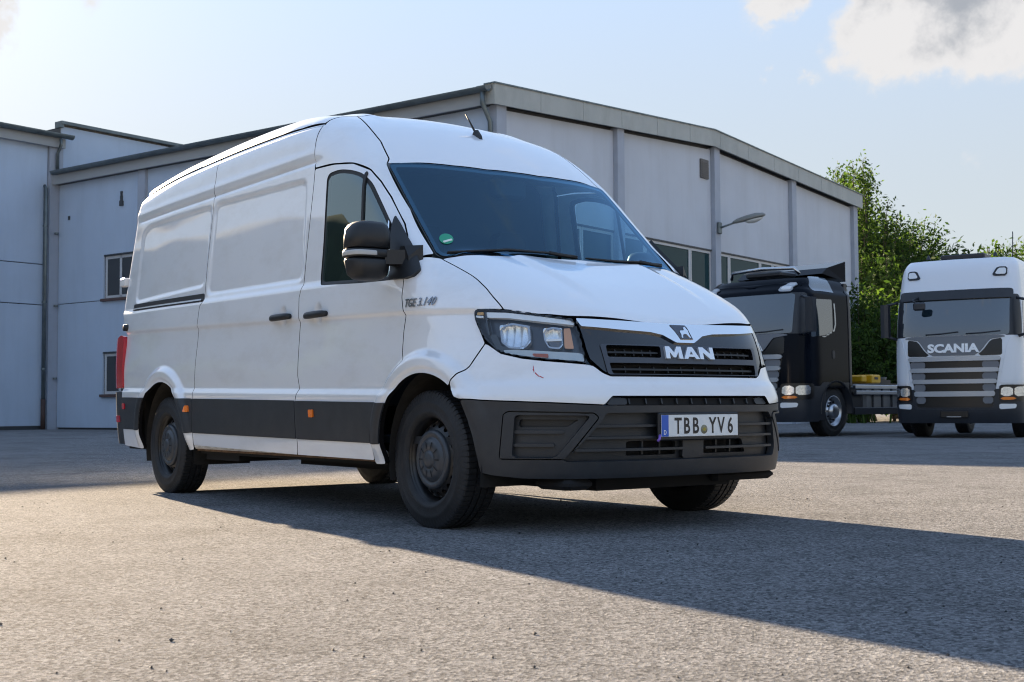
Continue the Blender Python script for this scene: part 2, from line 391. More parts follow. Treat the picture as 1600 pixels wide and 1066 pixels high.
def normal(P, g):
    e = 1.5e-3; n = np.stack([g(P+np.array(d)*e)-g(P-np.array(d)*e) for d in ((1, 0, 0), (0, 1, 0), (0, 0, 1))], 1)
    return n/np.linalg.norm(n, axis=1)[:, None]
def offs(P, off, disp, g):
    Nn = normal(P, g); d = off+(disp(P[:, 0], P[:, 1], P[:, 2]) if disp else 0)
    return P+Nn*(np.zeros(len(P))+d)[:, None], Nn
def inv(kind, pts):
    p = np.array(pts, float); x, y, z = p[:, 0], p[:, 1], p[:, 2]
    if kind == 'side': return np.stack([x, z], 1)
    if kind == 'roll': return np.stack([x, np.arctan2(z-.7, -y)], 1)
    if kind == 'top': return np.stack([x, y], 1)
    if kind == 'cyl': return np.stack([np.arctan2(-y, x), z], 1)
    return np.stack([y, z], 1)
def S3(xz):                                       # side outline -> points on the body
    a = np.array(xz, float); return chart('side')(a[:, 0], a[:, 1])[0]
GUT = pchip([-4.52, -4.35, -4.1, -3.4, -2.4, -1.8, -1.34, -1.0], [2.22, 2.268, 2.300, 2.336, 2.348, 2.344, 2.336, 2.32])
def sstep(a, b, x):
    t = np.clip((x-a)/(b-a), 0, 1); return t*t*(3-2*t)
# ---- outlines measured on the vehicle, right-hand side, metres (x forward from the front axle, z up)
SEAM_R = [(-2.800, 2.352), (-2.810, 2.047), (-2.818, 1.578), (-2.806, 1.350), (-2.852, 1.312), (-2.856, 1.203), (-2.872, .699), (-2.902, .444), (-2.905, .36)]
SEAM_M = [(-1.338, 2.330), (-1.292, 2.045), (-1.299, 1.765), (-1.306, 1.539), (-1.303, 1.337), (-1.322, 1.262), (-1.302, 1.146), (-1.309, 1.06), (-1.302, .80), (-1.277, .72), (-1.309, .655), (-1.313, .402), (-1.330, .335)]
DRIP = [(-1.283, 2.037), (-1.048, 2.028), (-.845, 2.005), (-.677, 1.948), (-.577, 1.870), (-.466, 1.768), (-.296, 1.599), (-.232, 1.522)]
DOORF = [(-.232, 1.522), (-.17, 1.40), (-.140, 1.329), (-.130, 1.242), (-.129, 1.177), (-.102, 1.085), (-.117, 1.003), (-.121, .895), (-.109, .851), (-.215, .765), (-.309, .671), (-.357, .637), (-.390, .431), (-.420, .33)]
AX_F, AX_R = .035, -3.555                         # wheel centres
def archpoly(cx, top, w, low=.1, n=30):           # wheel opening, wider below
    pts = []
    for k in range(n+1):
        a = math.pi*k/n; pts.append((cx+w*math.cos(a), .36+(top-.36)*max(math.sin(a), 0)**.92))
    return [(cx+w+.03, low)]+pts+[(cx-w-.03, low)]
ARCH_F = archpoly(.085, .779, .405); ARCH_R = archpoly(-3.470, .802, .455)
def zc(x): return 1.0905-.0262*(x+.1)
RECQ = polysdf(roundpoly([(-4.225, 1.975), (-4.10, 2.022), (-2.842, 2.012), (-2.842, 1.46), (-4.24, 1.44)], .07))
RECS = polysdf(roundpoly([(-2.775, 2.018), (-1.40, 1.985), (-1.335, 1.37), (-2.775, 1.39)], .07))
HND = [(-1.525, 1.168), (-1.066, 1.156)]
def disp(x, y, z):
    d = np.zeros_like(x)
    side = sstep(.60, .35, x)*sstep(.55, .8, np.abs(y))
    c = zc(x); lowfade = sstep(1.0, .9, z)
    # waist: the panel above overhangs a shallow concave band
    d += side*(-.016*sstep(c+.020, c-.012, z)*sstep(c-.36, c-.06, z))
    # shoulder ledge under windows
    led = c+.215+.012*np.clip(x+1.3, -3, 1.5)
    d += side*(-.012*sstep(led-.03, led+.012, z)*sstep(-.1, -.3, x))*sstep(2.3, 1.9, z)
    # lower ledge above the grey strip
    l2 = .705-.017*(x+2.9)+.0
    d += side*.018*sstep(l2+.055, l2+.005, z)
    # recessed blanks
    m = (z > 1.3)
    if m.any():
        u, v = x[m], z[m]; q = np.minimum(RECQ(u, v), RECS(u, v)); d[m] -= side[m]*.010*sstep(.014, -.014, q)
    # roof-side mouldings
    gl = 2.052-.0*x
    d -= side*.011*np.exp(-((z-gl-.028)/.011)**2)*sstep(-1.15, -1.3, x)*sstep(-4.35, -4.2, x)
    d += side*.007*np.exp(-((z-gl-.085)/.03)**2)*sstep(-1.15, -1.5, x)
    g2 = GUT(x)-.008
    d -= side*.009*np.exp(-((z-g2)/.012)**2)*sstep(-1.30, -1.36, x)
    # wheel arch lips
    for cx, tp, w in ((.085, .779, .405), (-3.470, .802, .455)):
        r = np.sqrt(((x-cx)/(w+.118))**2+((np.maximum(z, .36)-.36)/((tp-.36)+.125))**2)
        d += side*.030*sstep(1.0, .91, r)*sstep(.30, .45, z)
        r2 = np.sqrt(((x-cx)/(w+.040))**2+((np.maximum(z, .36)-.36)/((tp-.36)+.04))**2)
        d += side*(-.010)*sstep(1.0, .95, r2)
    for hx, hz in HND:
        rr = np.sqrt(((x-hx)/.052)**2+((z-hz)/.062)**2); d -= side*.022*sstep(1.05, .35, rr)
    # bonnet: raised centre with two soft creases
    hood = sstep(-.05, .1, x)*sstep(.98, 1.03, z)*sstep(.86, .8, np.abs(y))
    yc = .46-.10*x
    d += hood*.016*sstep(yc+.045, yc-.045, np.abs(y))*sstep(.80, .45, x)
    # roof cap: raised ridges running back from the windscreen corners
    rf = sstep(-1.0, -1.5, x)*sstep(2.3, 2.4, z)
    d += rf*.014*np.exp(-((np.abs(y)-.50)/.045)**2)
    # white bumper: sharp upper shelf, lower concave
    fr = sstep(.30, .55, x)*sstep(.82, .70, z)*sstep(.60, .66, z)
    d += fr*.010*sstep(.745, .70, z)
    return d

PAINT = mat('white_paint', (.76, .79, .83), .40, coat=1.0, cior=1.95, dirt=((.45, .42, .37), 2.2, .30, (1, 1, 2.5)))
PAINT_F = mat('white_bonnet_paint', (.77, .80, .84), .40, coat=1.0, cior=1.6)
GAPM = mat('panel_gap', (.006, .006, .007), .9, spec=.1)
GREYP = mat('grey_plastic', (.021, .025, .031), .48, var=.18, vscale=9, bump=.10, bscale=420, dirt=((.06, .06, .058), 5, .30, (1, 1, 1)))
BLACKP = mat('black_plastic', (.008, .010, .013), .48, var=.15, vscale=12)
GLOSSB = mat('gloss_black', (.006, .007, .009), .06, coat=.6)
CHROME = mat('chrome', (.86, .87, .88), .10, metal=1.0)
RUBBER = mat('rubber_seal', (.012, .012, .013), .6)
TYRE = mat('tyre_rubber', (.013, .0145, .0175), .66, var=.35, vscale=14, bump=.25, bscale=160, dirt=((.040, .040, .041), 4, .40, (1, 1, 1)))
RIMM = mat('rim_black_steel', (.010, .011, .013), .36, var=.3, vscale=20, dirt=((.10, .075, .05), 9, .5, (1, 1, 1)))
CAPM = mat('hubcap_grey', (.040, .047, .058), .38, var=.2, vscale=20)
DARK = mat('underbody_black', (.008, .008, .009), .9)
GLASSW = glass('windscreen_glass', (.44, .70, .84), (.42, .72, 1.0), ior=1.88)
GLASSD = glass('door_glass', (.74, .82, .82), (.85, 1.0, 1.0), ior=2.5)
INTER = mat('cab_trim_dark', (.012, .014, .018), .7)
INTER2 = mat('cab_trim_grey', (.030, .036, .044), .8)
LENS = glass('lamp_lens', (.93, .96, .98), 1.0, ior=1.5)
REFL = mat('lamp_reflector', (.66, .69, .73), .24, metal=.85, var=.2, vscale=30)
BEZEL = mat('lamp_bezel', (.022, .030, .048), .22, coat=.3)
AMBER = mat('amber_lens', (.85, .20, .015), .18, coat=.5)
REDL = mat('red_lens', (.45, .006, .022), .2, coat=.3)
SILVER = mat('silver_badge', (.30, .31, .33), .25, metal=1.0)
LAMPW = mat('lamp_white', (.72, .75, .77), .15, coat=.5)

van = empty('delivery_van', (0, 0, 0), 0, 'white high-roof panel van with grey bumper parked in the foreground', 'van')
def vp(name, me, mats, parent=van, mirror=False, both=False):
    o = link(name, me, mats, parent)
    if mirror or both:
        c = o if mirror else bpy.data.objects.new(name, me)
        if both: COL.objects.link(c); c.parent = o.parent
        c.scale = (1, -1, 1)
        if both: return o, c
    return o
def mirror_copy(o):
    c = o.copy(); COL.objects.link(c); c.scale = (1, -1, 1); c.parent = o.parent
    for ch in o.children:
        k = ch.copy(); COL.objects.link(k); k.parent = c
    return c
CH = {k: chart(k, 0, disp) for k in ('side', 'roll', 'top', 'cyl', 'face', 'back')}
archF = polysdf(ARCH_F); archR = polysdf(ARCH_R)
GAP = .0032
# --- side panels
band_t = lambda x: .640-.0172*(x+.308); band_b = lambda x: .418-.0098*(x+.308)
quarter_poly = [(-4.52, 2.34), (-4.515, 2.0), (-4.52, 1.4), (-4.36, 1.20), (-4.352, .76), (-4.36, .33), (-3.4, .29), (-2.905, .33)]+SEAM_R[::-1]
slide_poly = SEAM_R+SEAM_M[::-1]
gutx = lambda a, b, n: [(x, float(GUT(x))) for x in np.linspace(a, b, n)]
slide_poly = SEAM_R[1:]+SEAM_M[1:][::-1]+gutx(-1.338, -2.80, 9)
quarter_poly = quarter_poly[1:-1]+gutx(-2.80, -4.52, 11)
door_poly = [p for p in SEAM_M if p[1] <= 2.06][0:]+DOORF[::-1]+DRIP[::-1][1:]
GLS = roundpoly([(-1.090, 1.320), (-1.098, 1.567), (-1.130, 1.978), (-.98, 1.985), (-.844, 1.962), (-.72, 1.926), (-.620, 1.862), (-.418, 1.650), (-.290, 1.520), (-.170, 1.39), (-.150, 1.278), (-.60, 1.293)], .05)
gls = polysdf(GLS)
def bandholes(x0, x1): return polysdf([(x0, band_b(x0)), (x1, band_b(x1)), (x1, band_t(x1)), (x0, band_t(x0))])
DU, DV = .017, .0085
q_s = polysdf(quarter_poly); s_s = polysdf(slide_poly); d_s = polysdf(door_poly)
bandq = polysdf([(-4.70, band_b(-4.5)), (-2.88, band_b(-2.88)), (-2.86, band_t(-2.88)), (-4.70, band_t(-4.5))])
bands = polysdf([(-2.95, band_b(-2.9)), (-1.25, band_b(-1.31)), (-1.25, band_t(-1.31)), (-2.95, band_t(-2.9))])
bandd = polysdf([(-1.36, band_b(-1.31)), (-.30, band_b(-.38)), (-.30, band_t(-.33)), (-1.36, band_t(-1.31))])
quarter = vp('rear_quarter_panel', patch(CH['side'], q_s, (-4.52, -2.79, .28, 2.345), DU, DV, .025, GAP, (archR,)), [PAINT, GAPM])
slide = vp('sliding_door', patch(CH['side'], s_s, (-2.92, -1.26, .32, 2.345), DU, DV, .025, GAP), [PAINT, GAPM])
door = vp('front_door', patch(CH['side'], d_s, (-1.34, -.09, .32, 2.05), .014, DV, .030, GAP, (gls,)), [PAINT, GAPM])
# grey rub strips, a skin just proud of each panel
bq = chart('side', .007, disp)
for xa, xb in ((-4.37, -3.5), (-3.4, -2.85)):
    vp('rub_strip', patch(bq, lambda u, v: np.maximum(np.maximum(q_s(u, v), bandq(u, v)), np.maximum(xa-u, u-xb)), (xa, xb, .42, .73), .017, .010, .010, GAP, (archR,)), [GREYP, GREYP], quarter)
vps = vp('rub_strip', patch(bq, lambda u, v: np.maximum(s_s(u, v), bands(u, v)), (-2.92, -1.26, .40, .73), .017, .010, .010, GAP), [GREYP, GREYP], slide)
vpd = vp('rub_strip', patch(bq, lambda u, v: np.maximum(d_s(u, v), bandd(u, v)), (-1.34, -.28, .40, .70), .017, .010, .010, GAP), [GREYP, GREYP], door)
def marker(cx, cz, parent, m1, w=.052, h=.044):
    cm = chart('side', .007, disp)
    base = polysdf(roundpoly([(cx-w/2-.008, cz-h/2-.006), (cx+w/2+.008, cz-h/2-.006), (cx+w/2+.008, cz+h/2+.006), (cx-w/2-.008, cz+h/2+.006)], .006))
    le = polysdf(roundpoly([(cx-w/2, cz-h/2), (cx+w/2, cz-h/2), (cx+w/2, cz+h/2), (cx-w/2, cz+h/2)], .005))
    o = vp('marker_lamp', patch(chart('side', .016, disp), le, le.bb, .010, .010, .018), [m1, m1], parent)
    return o
marker(-1.092, .580, door, AMBER); marker(-2.955, .612, quarter, AMBER); marker(-4.285, .634, quarter, REDL)
# sliding rail channel
rail_p = polysdf(roundpoly([(-4.26, 1.372), (-2.815, 1.345), (-2.815, 1.402), (-4.255, 1.424)], .012))
rail = vp('sliding_rail', patch(chart('side', .004, disp), rail_p, rail_p.bb, .02, .006, .010), [RUBBER, RUBBER], quarter)
rl2 = polysdf([(-4.235, 1.381), (-2.83, 1.354), (-2.83, 1.366), (-4.235, 1.393)])
vp('rail_runner', patch(chart('side', .011, disp), rl2, rl2.bb, .02, .004, .008), [SILVER, SILVER], rail)
# handles
for (hx, hz), par in zip(HND, (slide, door)):
    m = MB(); rings = []
    for k in range(9):
        t = -1+2*k/8; w = .132*t; rr = .021*(1-.25*t**4)
        oy = -1.016-.030*(1-.55*t**4)
        rings.append([(hx+w, oy+rr*.75*math.cos(a), hz-.012+rr*math.sin(a)) for a in np.linspace(0, 2*math.pi, 12, False)])
    m.loft(rings, cap=True, sm=True); m.build('door_handle', BLACKP, par)
lockm = MB(); lockm.lathe([(-.03, .0), (-.03, .026), (.02, .028)], (-4.33, -.985, 1.245), 'y', 20); lockm.build('fuel_lock', BLACKP, quarter)
# door window: rubber surround, glass, divider
gi = lambda u, v: gls(u, v)+.020
vp('window_seal', patch(chart('side', -.004, disp), lambda u, v: gls(u, v)-.004, gls.bb, .012, .010, .012, 0, (gi,)), [RUBBER, RUBBER], door)
tri_p = polysdf([(-.365, 1.640), (-.238, 1.520), (-.14, 1.42), (-.14, 1.275), (-.262, 1.280)])
vp('window_pane', patch(chart('side', -.012), gi, gls.bb, .03, .03, 0, 0, (tri_p,)), [GLASSD, GLASSD], door)
div = polysdf([(-.700, 1.94), (-.680, 1.94), (-.612, 1.29), (-.632, 1.29)])
vp('window_divider', patch(chart('side', -.004), div, div.bb, .006, .03, .01), [RUBBER, RUBBER], door)
dv2 = polysdf([(-.392, 1.62), (-.378, 1.607), (-.262, 1.285), (-.280, 1.285)])
vp('window_divider', patch(chart('side', -.002), dv2, dv2.bb, .006, .008, .01), [CHROME, RUBBER], door)
SEAMH = spl([(-.030, -.829), (.10, -.822), (.241, -.8165), (.340, -.8225), (.427, -.829), (.512, -.8235)], 6)
SEAMH3 = chart('top')(SEAMH[:, 0], SEAMH[:, 1])[0]
# --- fender (roll chart, so it can fold over to the bonnet)
fen3 = np.concatenate([S3([(-.210, 1.500), (-.150, 1.405)]), [(-.092, -.934, 1.382), (-.045, -.845, 1.392)], SEAMH3,
    [(.383, -.892, 1.087), (.373, -.905, 1.066), (.387, -.909, 1.034), (.424, -.908, .979), (.464, -.904, .918), (.411, -.957, .809), (.325, -1.002, .722)],
    S3([(.30, .60), (.2, .3), (-.40, .30), (-.420, .33)]), S3(DOORF[::-1][1:])])
fen_s = polysdf(inv('roll', fen3))
afl = inv('roll', S3(ARCH_F[1:-1])); afl = np.concatenate([[(ARCH_F[0][0], -.6)], afl, [(ARCH_F[-1][0], -.6)]]); arch_roll = polysdf(afl)
bf = S3([(x, band_t(x)) for x in (-.45, -.30, -.2, 0)]); bandf_roll = polysdf(np.concatenate([inv('roll', bf), [(0.0, -.5), (-.45, -.5)]]))
fender = vp('front_fender', patch(CH['roll'], fen_s, (-.43, .52, -.36, .85), .011, .0085, .028, GAP, (arch_roll,)), [PAINT, GAPM])
bfl = S3([(-.45, band_b(-.4)), (0, band_b(-.2))]); bandf2 = polysdf(np.concatenate([inv('roll', S3([(x, band_t(x)) for x in (-.45, -.30, -.2, 0)])), inv('roll', bfl)[::-1]]))
vp('rub_strip', patch(chart('roll', .007, disp), lambda u, v: np.maximum(fen_s(u, v), bandf2(u, v)), (-.43, -.2, -.3, .0), .010, .010, .010, GAP, (arch_roll,)), [GREYP, GREYP], fender)
# black mirror foot that covers the corner of door and fender
tri3 = S3([(-.362, 1.642), (-.300, 1.585), (-.225, 1.512), (-.165, 1.455), (-.105, 1.395), (-.055, 1.340), (-.030, 1.308), (-.045, 1.279), (-.10, 1.270), (-.258, 1.278)])
tri_r = polysdf(roundpoly(inv('roll', tri3), .012))
trim = vp('mirror_foot', patch(chart('roll', .020, disp), tri_r, tri_r.bb, .012, .010, .03), [BLACKP, BLACKP], door)
# --- cab roof and pillars
def both_sides(pts): p = np.array(pts, float); q = p.copy(); q[:, 1] *= -1; return p, q[::-1]
drip3 = S3(DRIP); 
ws_half = np.array([(-.075, -.835, 1.400), (-.36, -.812, 1.69), (-.664, -.785, 1.990), (-.627, -.62, 2.002), (-.575, -.40, 1.994), (-.540, -.195, 1.988), (-.535, 0, 1.987)])
capseam = np.array([(-1.338, -.610, 2.42), (-.989, -.705, 2.246), (-.845, -.722, 2.151), (-.698, -.755, 2.033)])
cap_r, cap_l = both_sides(capseam); wt = ws_half[2:]; wt_r, wt_l = both_sides(wt)
cap_s = polysdf(inv('roll', np.concatenate([cap_r, wt_r, wt_l[1:], cap_l])))
roofcap = vp('cab_roof_cap', patch(CH['roll'], cap_s, (-1.345, -.53, .9, math.pi-.9), .012, .011, .02, .0022), [PAINT_F, GAPM])
frame3 = np.concatenate([S3([(-1.338, 2.335)]), S3([(-1.30, 2.06)]), drip3, S3([(-.180, 1.435)]), [(-.092, -.934, 1.382), (-.072, -.845, 1.396)], ws_half[:3], capseam[::-1]])
frame_s = polysdf(inv('roll', frame3))
frame = vp('cab_side_frame', patch(CH['roll'], frame_s, (-1.345, -.06, .6, 1.32), .010, .0085, .022, .0030), [PAINT, GAPM])
# --- cargo roof
gut = gutx(-4.50, -1.346, 14)
gr = inv('roll', S3(gut)); gl_ = gr.copy()[::-1]; gl_[:, 1] = math.pi-gl_[:, 1]
roof_s = polysdf(np.concatenate([gr, gl_]))
roof = vp('roof', patch(CH['roll'], roof_s, (-4.5, -1.34, .9, math.pi-.9), .03, .012, .02, .0025), [PAINT_F, GAPM])
# --- bonnet
hood3 = np.concatenate([SEAMH[:-1], spl([(.512, -.8235), (.60, -.772), (.680, -.702), (.757, -.600), (.802, -.47), (.825, -.31), (.835, -.15), (.837, 0)], 6)])
hp = np.array(hood3); hl = hp[::-1].copy(); hl[:, 1] *= -1
rear = [(.02, .76), (.085, .60), (.090, .3), (.088, 0), (.090, -.3), (.085, -.60), (.02, -.76)]
hood_s = polysdf(np.concatenate([hp, hl[1:], rear]))
hood = vp('bonnet', patch(CH['top'], hood_s, (-.04, .85, -.83, .83), .009, .010, .03, .0018), [PAINT_F, GAPM])
# --- windscreen: tinted glass over a black printed border
wsp = np.concatenate([ws_half[:, :2], (ws_half[::-1]*np.array([1, -1, 1]))[1:, :2]])
wsb = [(-.02, .79), (.065, .62), (.098, .3), (.102, 0), (.098, -.3), (.065, -.62), (-.02, -.79)]
ws_s = polysdf(np.concatenate([wsp, wsb]))
wi = lambda u, v: ws_s(u, v)+.030
ws = vp('windscreen', patch(chart('top', -.002), ws_s, (-.68, .11, -.85, .85), .02, .025, .006, .003), [GLASSW, RUBBER])
vp('printed_border', patch(chart('top', -.007), lambda u, v: ws_s(u, v)-.004, (-.68, .11, -.85, .85), .012, .012, 0, 0, (wi,)), [GLOSSB, GLOSSB], ws)
cw = polysdf([(-.10, -.87), (.03, -.77), (.06, -.62), (.07, 0), (.06, .62), (.03, .77), (-.10, .87), (-.10, .9), (.10, .9), (.15, 0), (.10, -.9), (-.10, -.9)])
vp('cowl', patch(chart('top', -.022), polysdf([(-.12, -.86), (.0, -.78), (.05, -.5), (.06, 0), (.05, .5), (.0, .78), (-.12, .86), (-.02, .86), (.12, .6), (.14, 0), (.12, -.6), (-.02, -.86)]), (-.15, .15, -.87, .87), .02, .03, .02), [BLACKP, BLACKP])
def onws(x, y, h): P, Nn = chart('top')(np.array([x]), np.array([y])); return tuple((P+Nn*h)[0])
for pts in ([(.07, -.02), (.052, -.2), (.020, -.45), (-.030, -.79)], [(.055, .62), (.060, .45), (.070, .28), (.078, .05)]):
    m = MB(); pp = [onws(x, y, .022) for x, y in pts]; m.tube(pp, [.004, .007, .008, .005], 6); m.tube([onws(pts[0][0], pts[0][1], .012), pp[1]], .011, 6)
    m.tube([onws(x-.012, y, .010) for x, y in pts], .006, 6); m.build('wiper', BLACKP, ws)
GREENS = mat('green_sticker', (.01, .30, .17), .4)
stk = np.array([(-.135+.030*math.sin(a), -.735+.040*math.cos(a)) for a in np.linspace(0, 2*math.pi, 32, False)])
st = raised(stk, fan(stk), chart('top', .001), .001).build('emission_sticker', GREENS, ws)
bar = np.array([(-.127, -.762), (-.127, -.708), (-.117, -.708), (-.117, -.762)]); raised(bar, fan(bar), chart('top', .003), .001).build('sticker_field', mat('sticker_white', (.7, .75, .7), .5), st)
# --- front end
head3 = np.concatenate([spl([(.373, -.905, 1.066), (.386, -.892, 1.088), (.518, -.819, 1.083), (.655, -.727, 1.057), (.765, -.603, 1.031)], 5), spl([(.800, -.592, .978), (.835, -.590, .88), (.862, -.590, .811)], 3), spl([(.806, -.676, .821), (.735, -.75, .830), (.652, -.816, .843), (.553, -.871, .869), (.486, -.895, .912), (.424, -.908, .979), (.387, -.909, 1.034)], 5)])
head_s = polysdf(inv('cyl', head3)); C_ = CH['cyl']
up_r = inv('cyl', [(.325, -1.002, .722), (.411, -.957, .809), (.464, -.904, .918), (.486, -.895, .908), (.553, -.871, .865), (.652, -.816, .839), (.735, -.75, .826), (.806, -.676, .817), (.866, -.586, .807), (.880, -.565, .800), (.899, -.527, .768), (.915, -.49, .752)])
up_b = inv('cyl', [(.955, -.517, .652), (.942, -.553, .614), (.86, -.70, .622), (.783, -.789, .627), (.609, -.913, .635), (.417, -.994, .642), (.36, -1.01, .66)])
def sym(cr): l = cr.copy()[::-1]; l[:, 0] *= -1; return np.concatenate([cr, l])
ubp = np.concatenate([up_b[::-1][0:0], up_r]); 
upper_poly = np.concatenate([up_b[::-1], []]) if False else None
right_chain = np.concatenate([up_b[::-1], up_r]) if False else None
lst = np.concatenate([up_r, (up_r*np.array([-1, 1]))[::-1], (up_b*np.array([-1, 1]))[::-1], up_b])
# order: right outer corner -> along top to centre -> left ... -> bottom back: up_r runs outer->centre, up_b runs centre->outer
upper_s = polysdf(np.concatenate([up_r, (up_r*np.array([-1, 1]))[::-1], (up_b*np.array([-1, 1]))[::-1], up_b]))
archC = polysdf(np.concatenate([inv('cyl', S3([(x, z) for x, z in ARCH_F[1:16] if x > .12])), [(1.5, .78), (1.6, .1), (1.1, .1)]]))
bumper_u = vp('bumper_cover', patch(C_, upper_s, (-1.27, 1.27, .60, .93), .010, .0085, .03, .0030, (archC,)), [PAINT, GAPM])
# grille panel
gp3 = [(.776, -.592, 1.018), (.799, -.588, .984), (.835, -.585, .88), (.862, -.579, .832), (.899, -.525, .774), (.913, -.494, .757)]
gpc = inv('cyl', gp3); gpan_s = polysdf(np.concatenate([[(0, 1.012)], sym(gpc)[::1]]) if False else sym(gpc))
def yz_hole(pts, k=.008): return polysdf(roundpoly([tuple(p) for p in pts], k))
def cylify(h):                                    # a hole given in (y,z), used in the cyl chart: centre region only
    def f(u, v):
        P = chart('cyl')(u.ravel(), v.ravel())[0]; return h(P[:, 1], P[:, 2]).reshape(u.shape)
    return f
sUL = [(-.490, .897), (-.175, .895), (-.182, .842), (-.490, .843)]; sUR = [(-a, b) for a, b in sUL]
sLo = [(-.487, .813), (.487, .813), (.480, .762), (-.480, .762)]
face_gp = polysdf(np.array([(-.590, 1.018), (-.588, .984), (-.585, .88), (-.577, .832), (-.525, .776), (-.494, .758), (.494, .758), (.525, .776), (.577, .832), (.585, .88), (.588, .984), (.590, 1.018)]))
gr_holes = (yz_hole(sUL), yz_hole(sUR), yz_hole(sLo))
FC_ = CH['face']
grille = vp('grille', patch(FC_, face_gp, (-.595, .595, .755, 1.02), .010, .007, .03, .0025, gr_holes), [GLOSSB, GLOSSB])
frm_o = yz_hole([(-.520, .905), (.520, .905), (.512, .756), (-.505, .756)], .012)
vp('grille_surround', patch(chart('face', .006, disp), frm_o, frm_o.bb, .010, .006, .010, .001, tuple(yz_hole(h, .006) for h in (sUL, sUR, sLo))), [mat('grille_grey', (.045, .055, .075), .35), GLOSSB], grille)
vp('grille_mesh', patch(chart('face', -.05), face_gp, (-.56, .56, .77, .95), .05, .03, 0), [DARK, DARK], grille)
for h, nbar in ((sUL, 6), (sUR, 6), (sLo, 11)):
    ys = [p[0] for p in h]; zs = [p[1] for p in h]; y0, y1, z0, z1 = min(ys), max(ys), min(zs), max(zs)
    bar = polysdf([(y0, (z0+z1)/2-.005), (y1, (z0+z1)/2-.005), (y1, (z0+z1)/2+.004), (y0, (z0+z1)/2+.004)])
    vp('grille_slat', patch(chart('face', -.010), bar, bar.bb, .02, .004, .03), [BLACKP, BLACKP], grille)
    for k in range(1, nbar):
        y = y0+(y1-y0)*k/nbar; b2 = polysdf([(y-.003, z0), (y+.003, z0), (y+.003, z1), (y-.003, z1)])
        vp('grille_rib', patch(chart('face', -.014), b2, b2.bb, .003, .02, .02), [BLACKP, BLACKP], grille)
# chrome bar with dipped centre
chu = [(-.592, 1.024), (-.45, 1.018), (-.30, 1.014), (-.10, 1.010), (0, 1.010)]; chl = [(0, .916), (-.060, .916), (-.135, .952), (-.21, .964), (-.40, .972), (-.582, .986)]
cp_ = chu+[(-a, b) for a, b in chu[::-1][1:]]+[(-a, b) for a, b in chl[::-1]]+chl[1:]
chs = polysdf(cp_)
chb = vp('chrome_bar', patch(chart('face', .012, disp), chs, chs.bb, .010, .006, .022), [CHROME, CHROME])
EMB = mat('emblem_blue', (.006, .012, .035), .15, coat=1.0)
em = np.array([(-.056, 1.002), (.044, 1.002), (.052, .990), (.058, .932), (-.022, .932)]); emo = raised(em, fan(em), chart('face', .013, disp), .003).build('emblem', EMB, chb)
lion = np.array([(-.018, .938), (-.008, .938), (-.004, .950), (.006, .956), (.024, .956), (.036, .940), (.046, .938), (.042, .952), (.043, .966), (.045, .975), (.039, .984), (.036, .994), (.028, .989), (.022, .992), (.020, .978), (.012, .974), (-.006, .974), (-.014, .968), (-.012, .952)])
raised(lion, fan(lion), chart('face', .0165, disp), .002).build('lion_emblem', CHROME, emo)
def letter(pts, name='letter'):
    o = np.array(pts); return o
def letters_on(specs, cm, h, m, parent, name='letter'):
    for poly, fs in specs:
        raised(np.array(poly, float), fs, cm, h).build(name, m, parent)
z0, z1 = .836, .893
def X(y0, w, q): return [(y0+w*a, z0+(z1-z0)*b) for a, b in q]
Mq = [(0, 0), (.24, 0), (.24, .56), (.43, .10), (.57, .10), (.76, .56), (.76, 0), (1, 0), (.97, 1), (.72, 1), (.5, .50), (.28, 1), (.03, 1)]
Mf = [(0, 1, 2, 11, 12), (2, 3, 10, 11), (3, 4, 10), (4, 5, 9, 10), (5, 6, 7, 8), (5, 8, 9)]
Mf = [(0, 1, 2, 12), (2, 11, 12), (2, 3, 10, 11), (3, 4, 10), (4, 5, 9, 10), (5, 8, 9), (5, 6, 7, 8)]
Aq = [(0, 0), (.24, 0), (.32, .18), (.68, .18), (.76, 0), (1, 0), (.64, 1), (.36, 1), (.40, .38), (.60, .38), (.50, .66)]
Af = [(0, 1, 2, 8, 7), (2, 3, 9, 8), (3, 4, 5, 6, 9), (9, 6, 10), (10, 6, 7), (10, 7, 8)]
Nq = [(0, 0), (.25, 0), (.25, .55), (.70, 0), (1, 0), (1, 1), (.75, 1), (.75, .45), (.30, 1), (0, 1)]
Nf = [(0, 1, 2, 9), (2, 8, 9), (2, 3, 7, 8), (3, 4, 7), (4, 5, 6, 7)]
letters_on([(X(-.158, .112, Mq), Mf), (X(-.040, .106, Aq), Af), (X(.070, .098, Nq), Nf)], chart('face', .007, disp), .012, mat('badge_white', (.75, .78, .82), .2, metal=.6), grille)
# headlamp: lens over bowl, reflectors, strips
def ring_sdf(h, w): return lambda u, v: h(u, v)+w
lampbowl = vp('headlamp', patch(chart('cyl', -.045), lambda u, v: head_s(u, v), head_s.bb, .02, .012, -.046, .002), [BEZEL, GLOSSB])
vp('lamp_rim', patch(chart('cyl', .001), head_s, head_s.bb, .010, .008, .03, .002, (ring_sdf(head_s, .010),)), [GLOSSB, GLOSSB], lampbowl)
vp('lamp_lens', patch(chart('cyl', .0), head_s, head_s.bb, .02, .02, 0, .006), [LENS, LENS], lampbowl)
th0 = inv('cyl', [(.40, -.9, 1)])[0, 0]
def lamp_bit(nm, pts, off, m_, fl=.012, du=.008, dv=.006, rnd=.004, dsp=None, par=None):
    q = polysdf(roundpoly(pts, rnd)); return vp(nm, patch(chart('cyl', off, dsp), q, q.bb, du, dv, fl), [m_, m_], par or lampbowl)
R1 = [(1.028, 1.001), (.963, 1.014), (.872, .997), (.862, .915), (.896, .885), (.968, .890), (1.011, .919)]
R2 = [(.807, .980), (.760, .991), (.716, .983), (.711, .897), (.728, .882), (.776, .887), (.801, .929)]
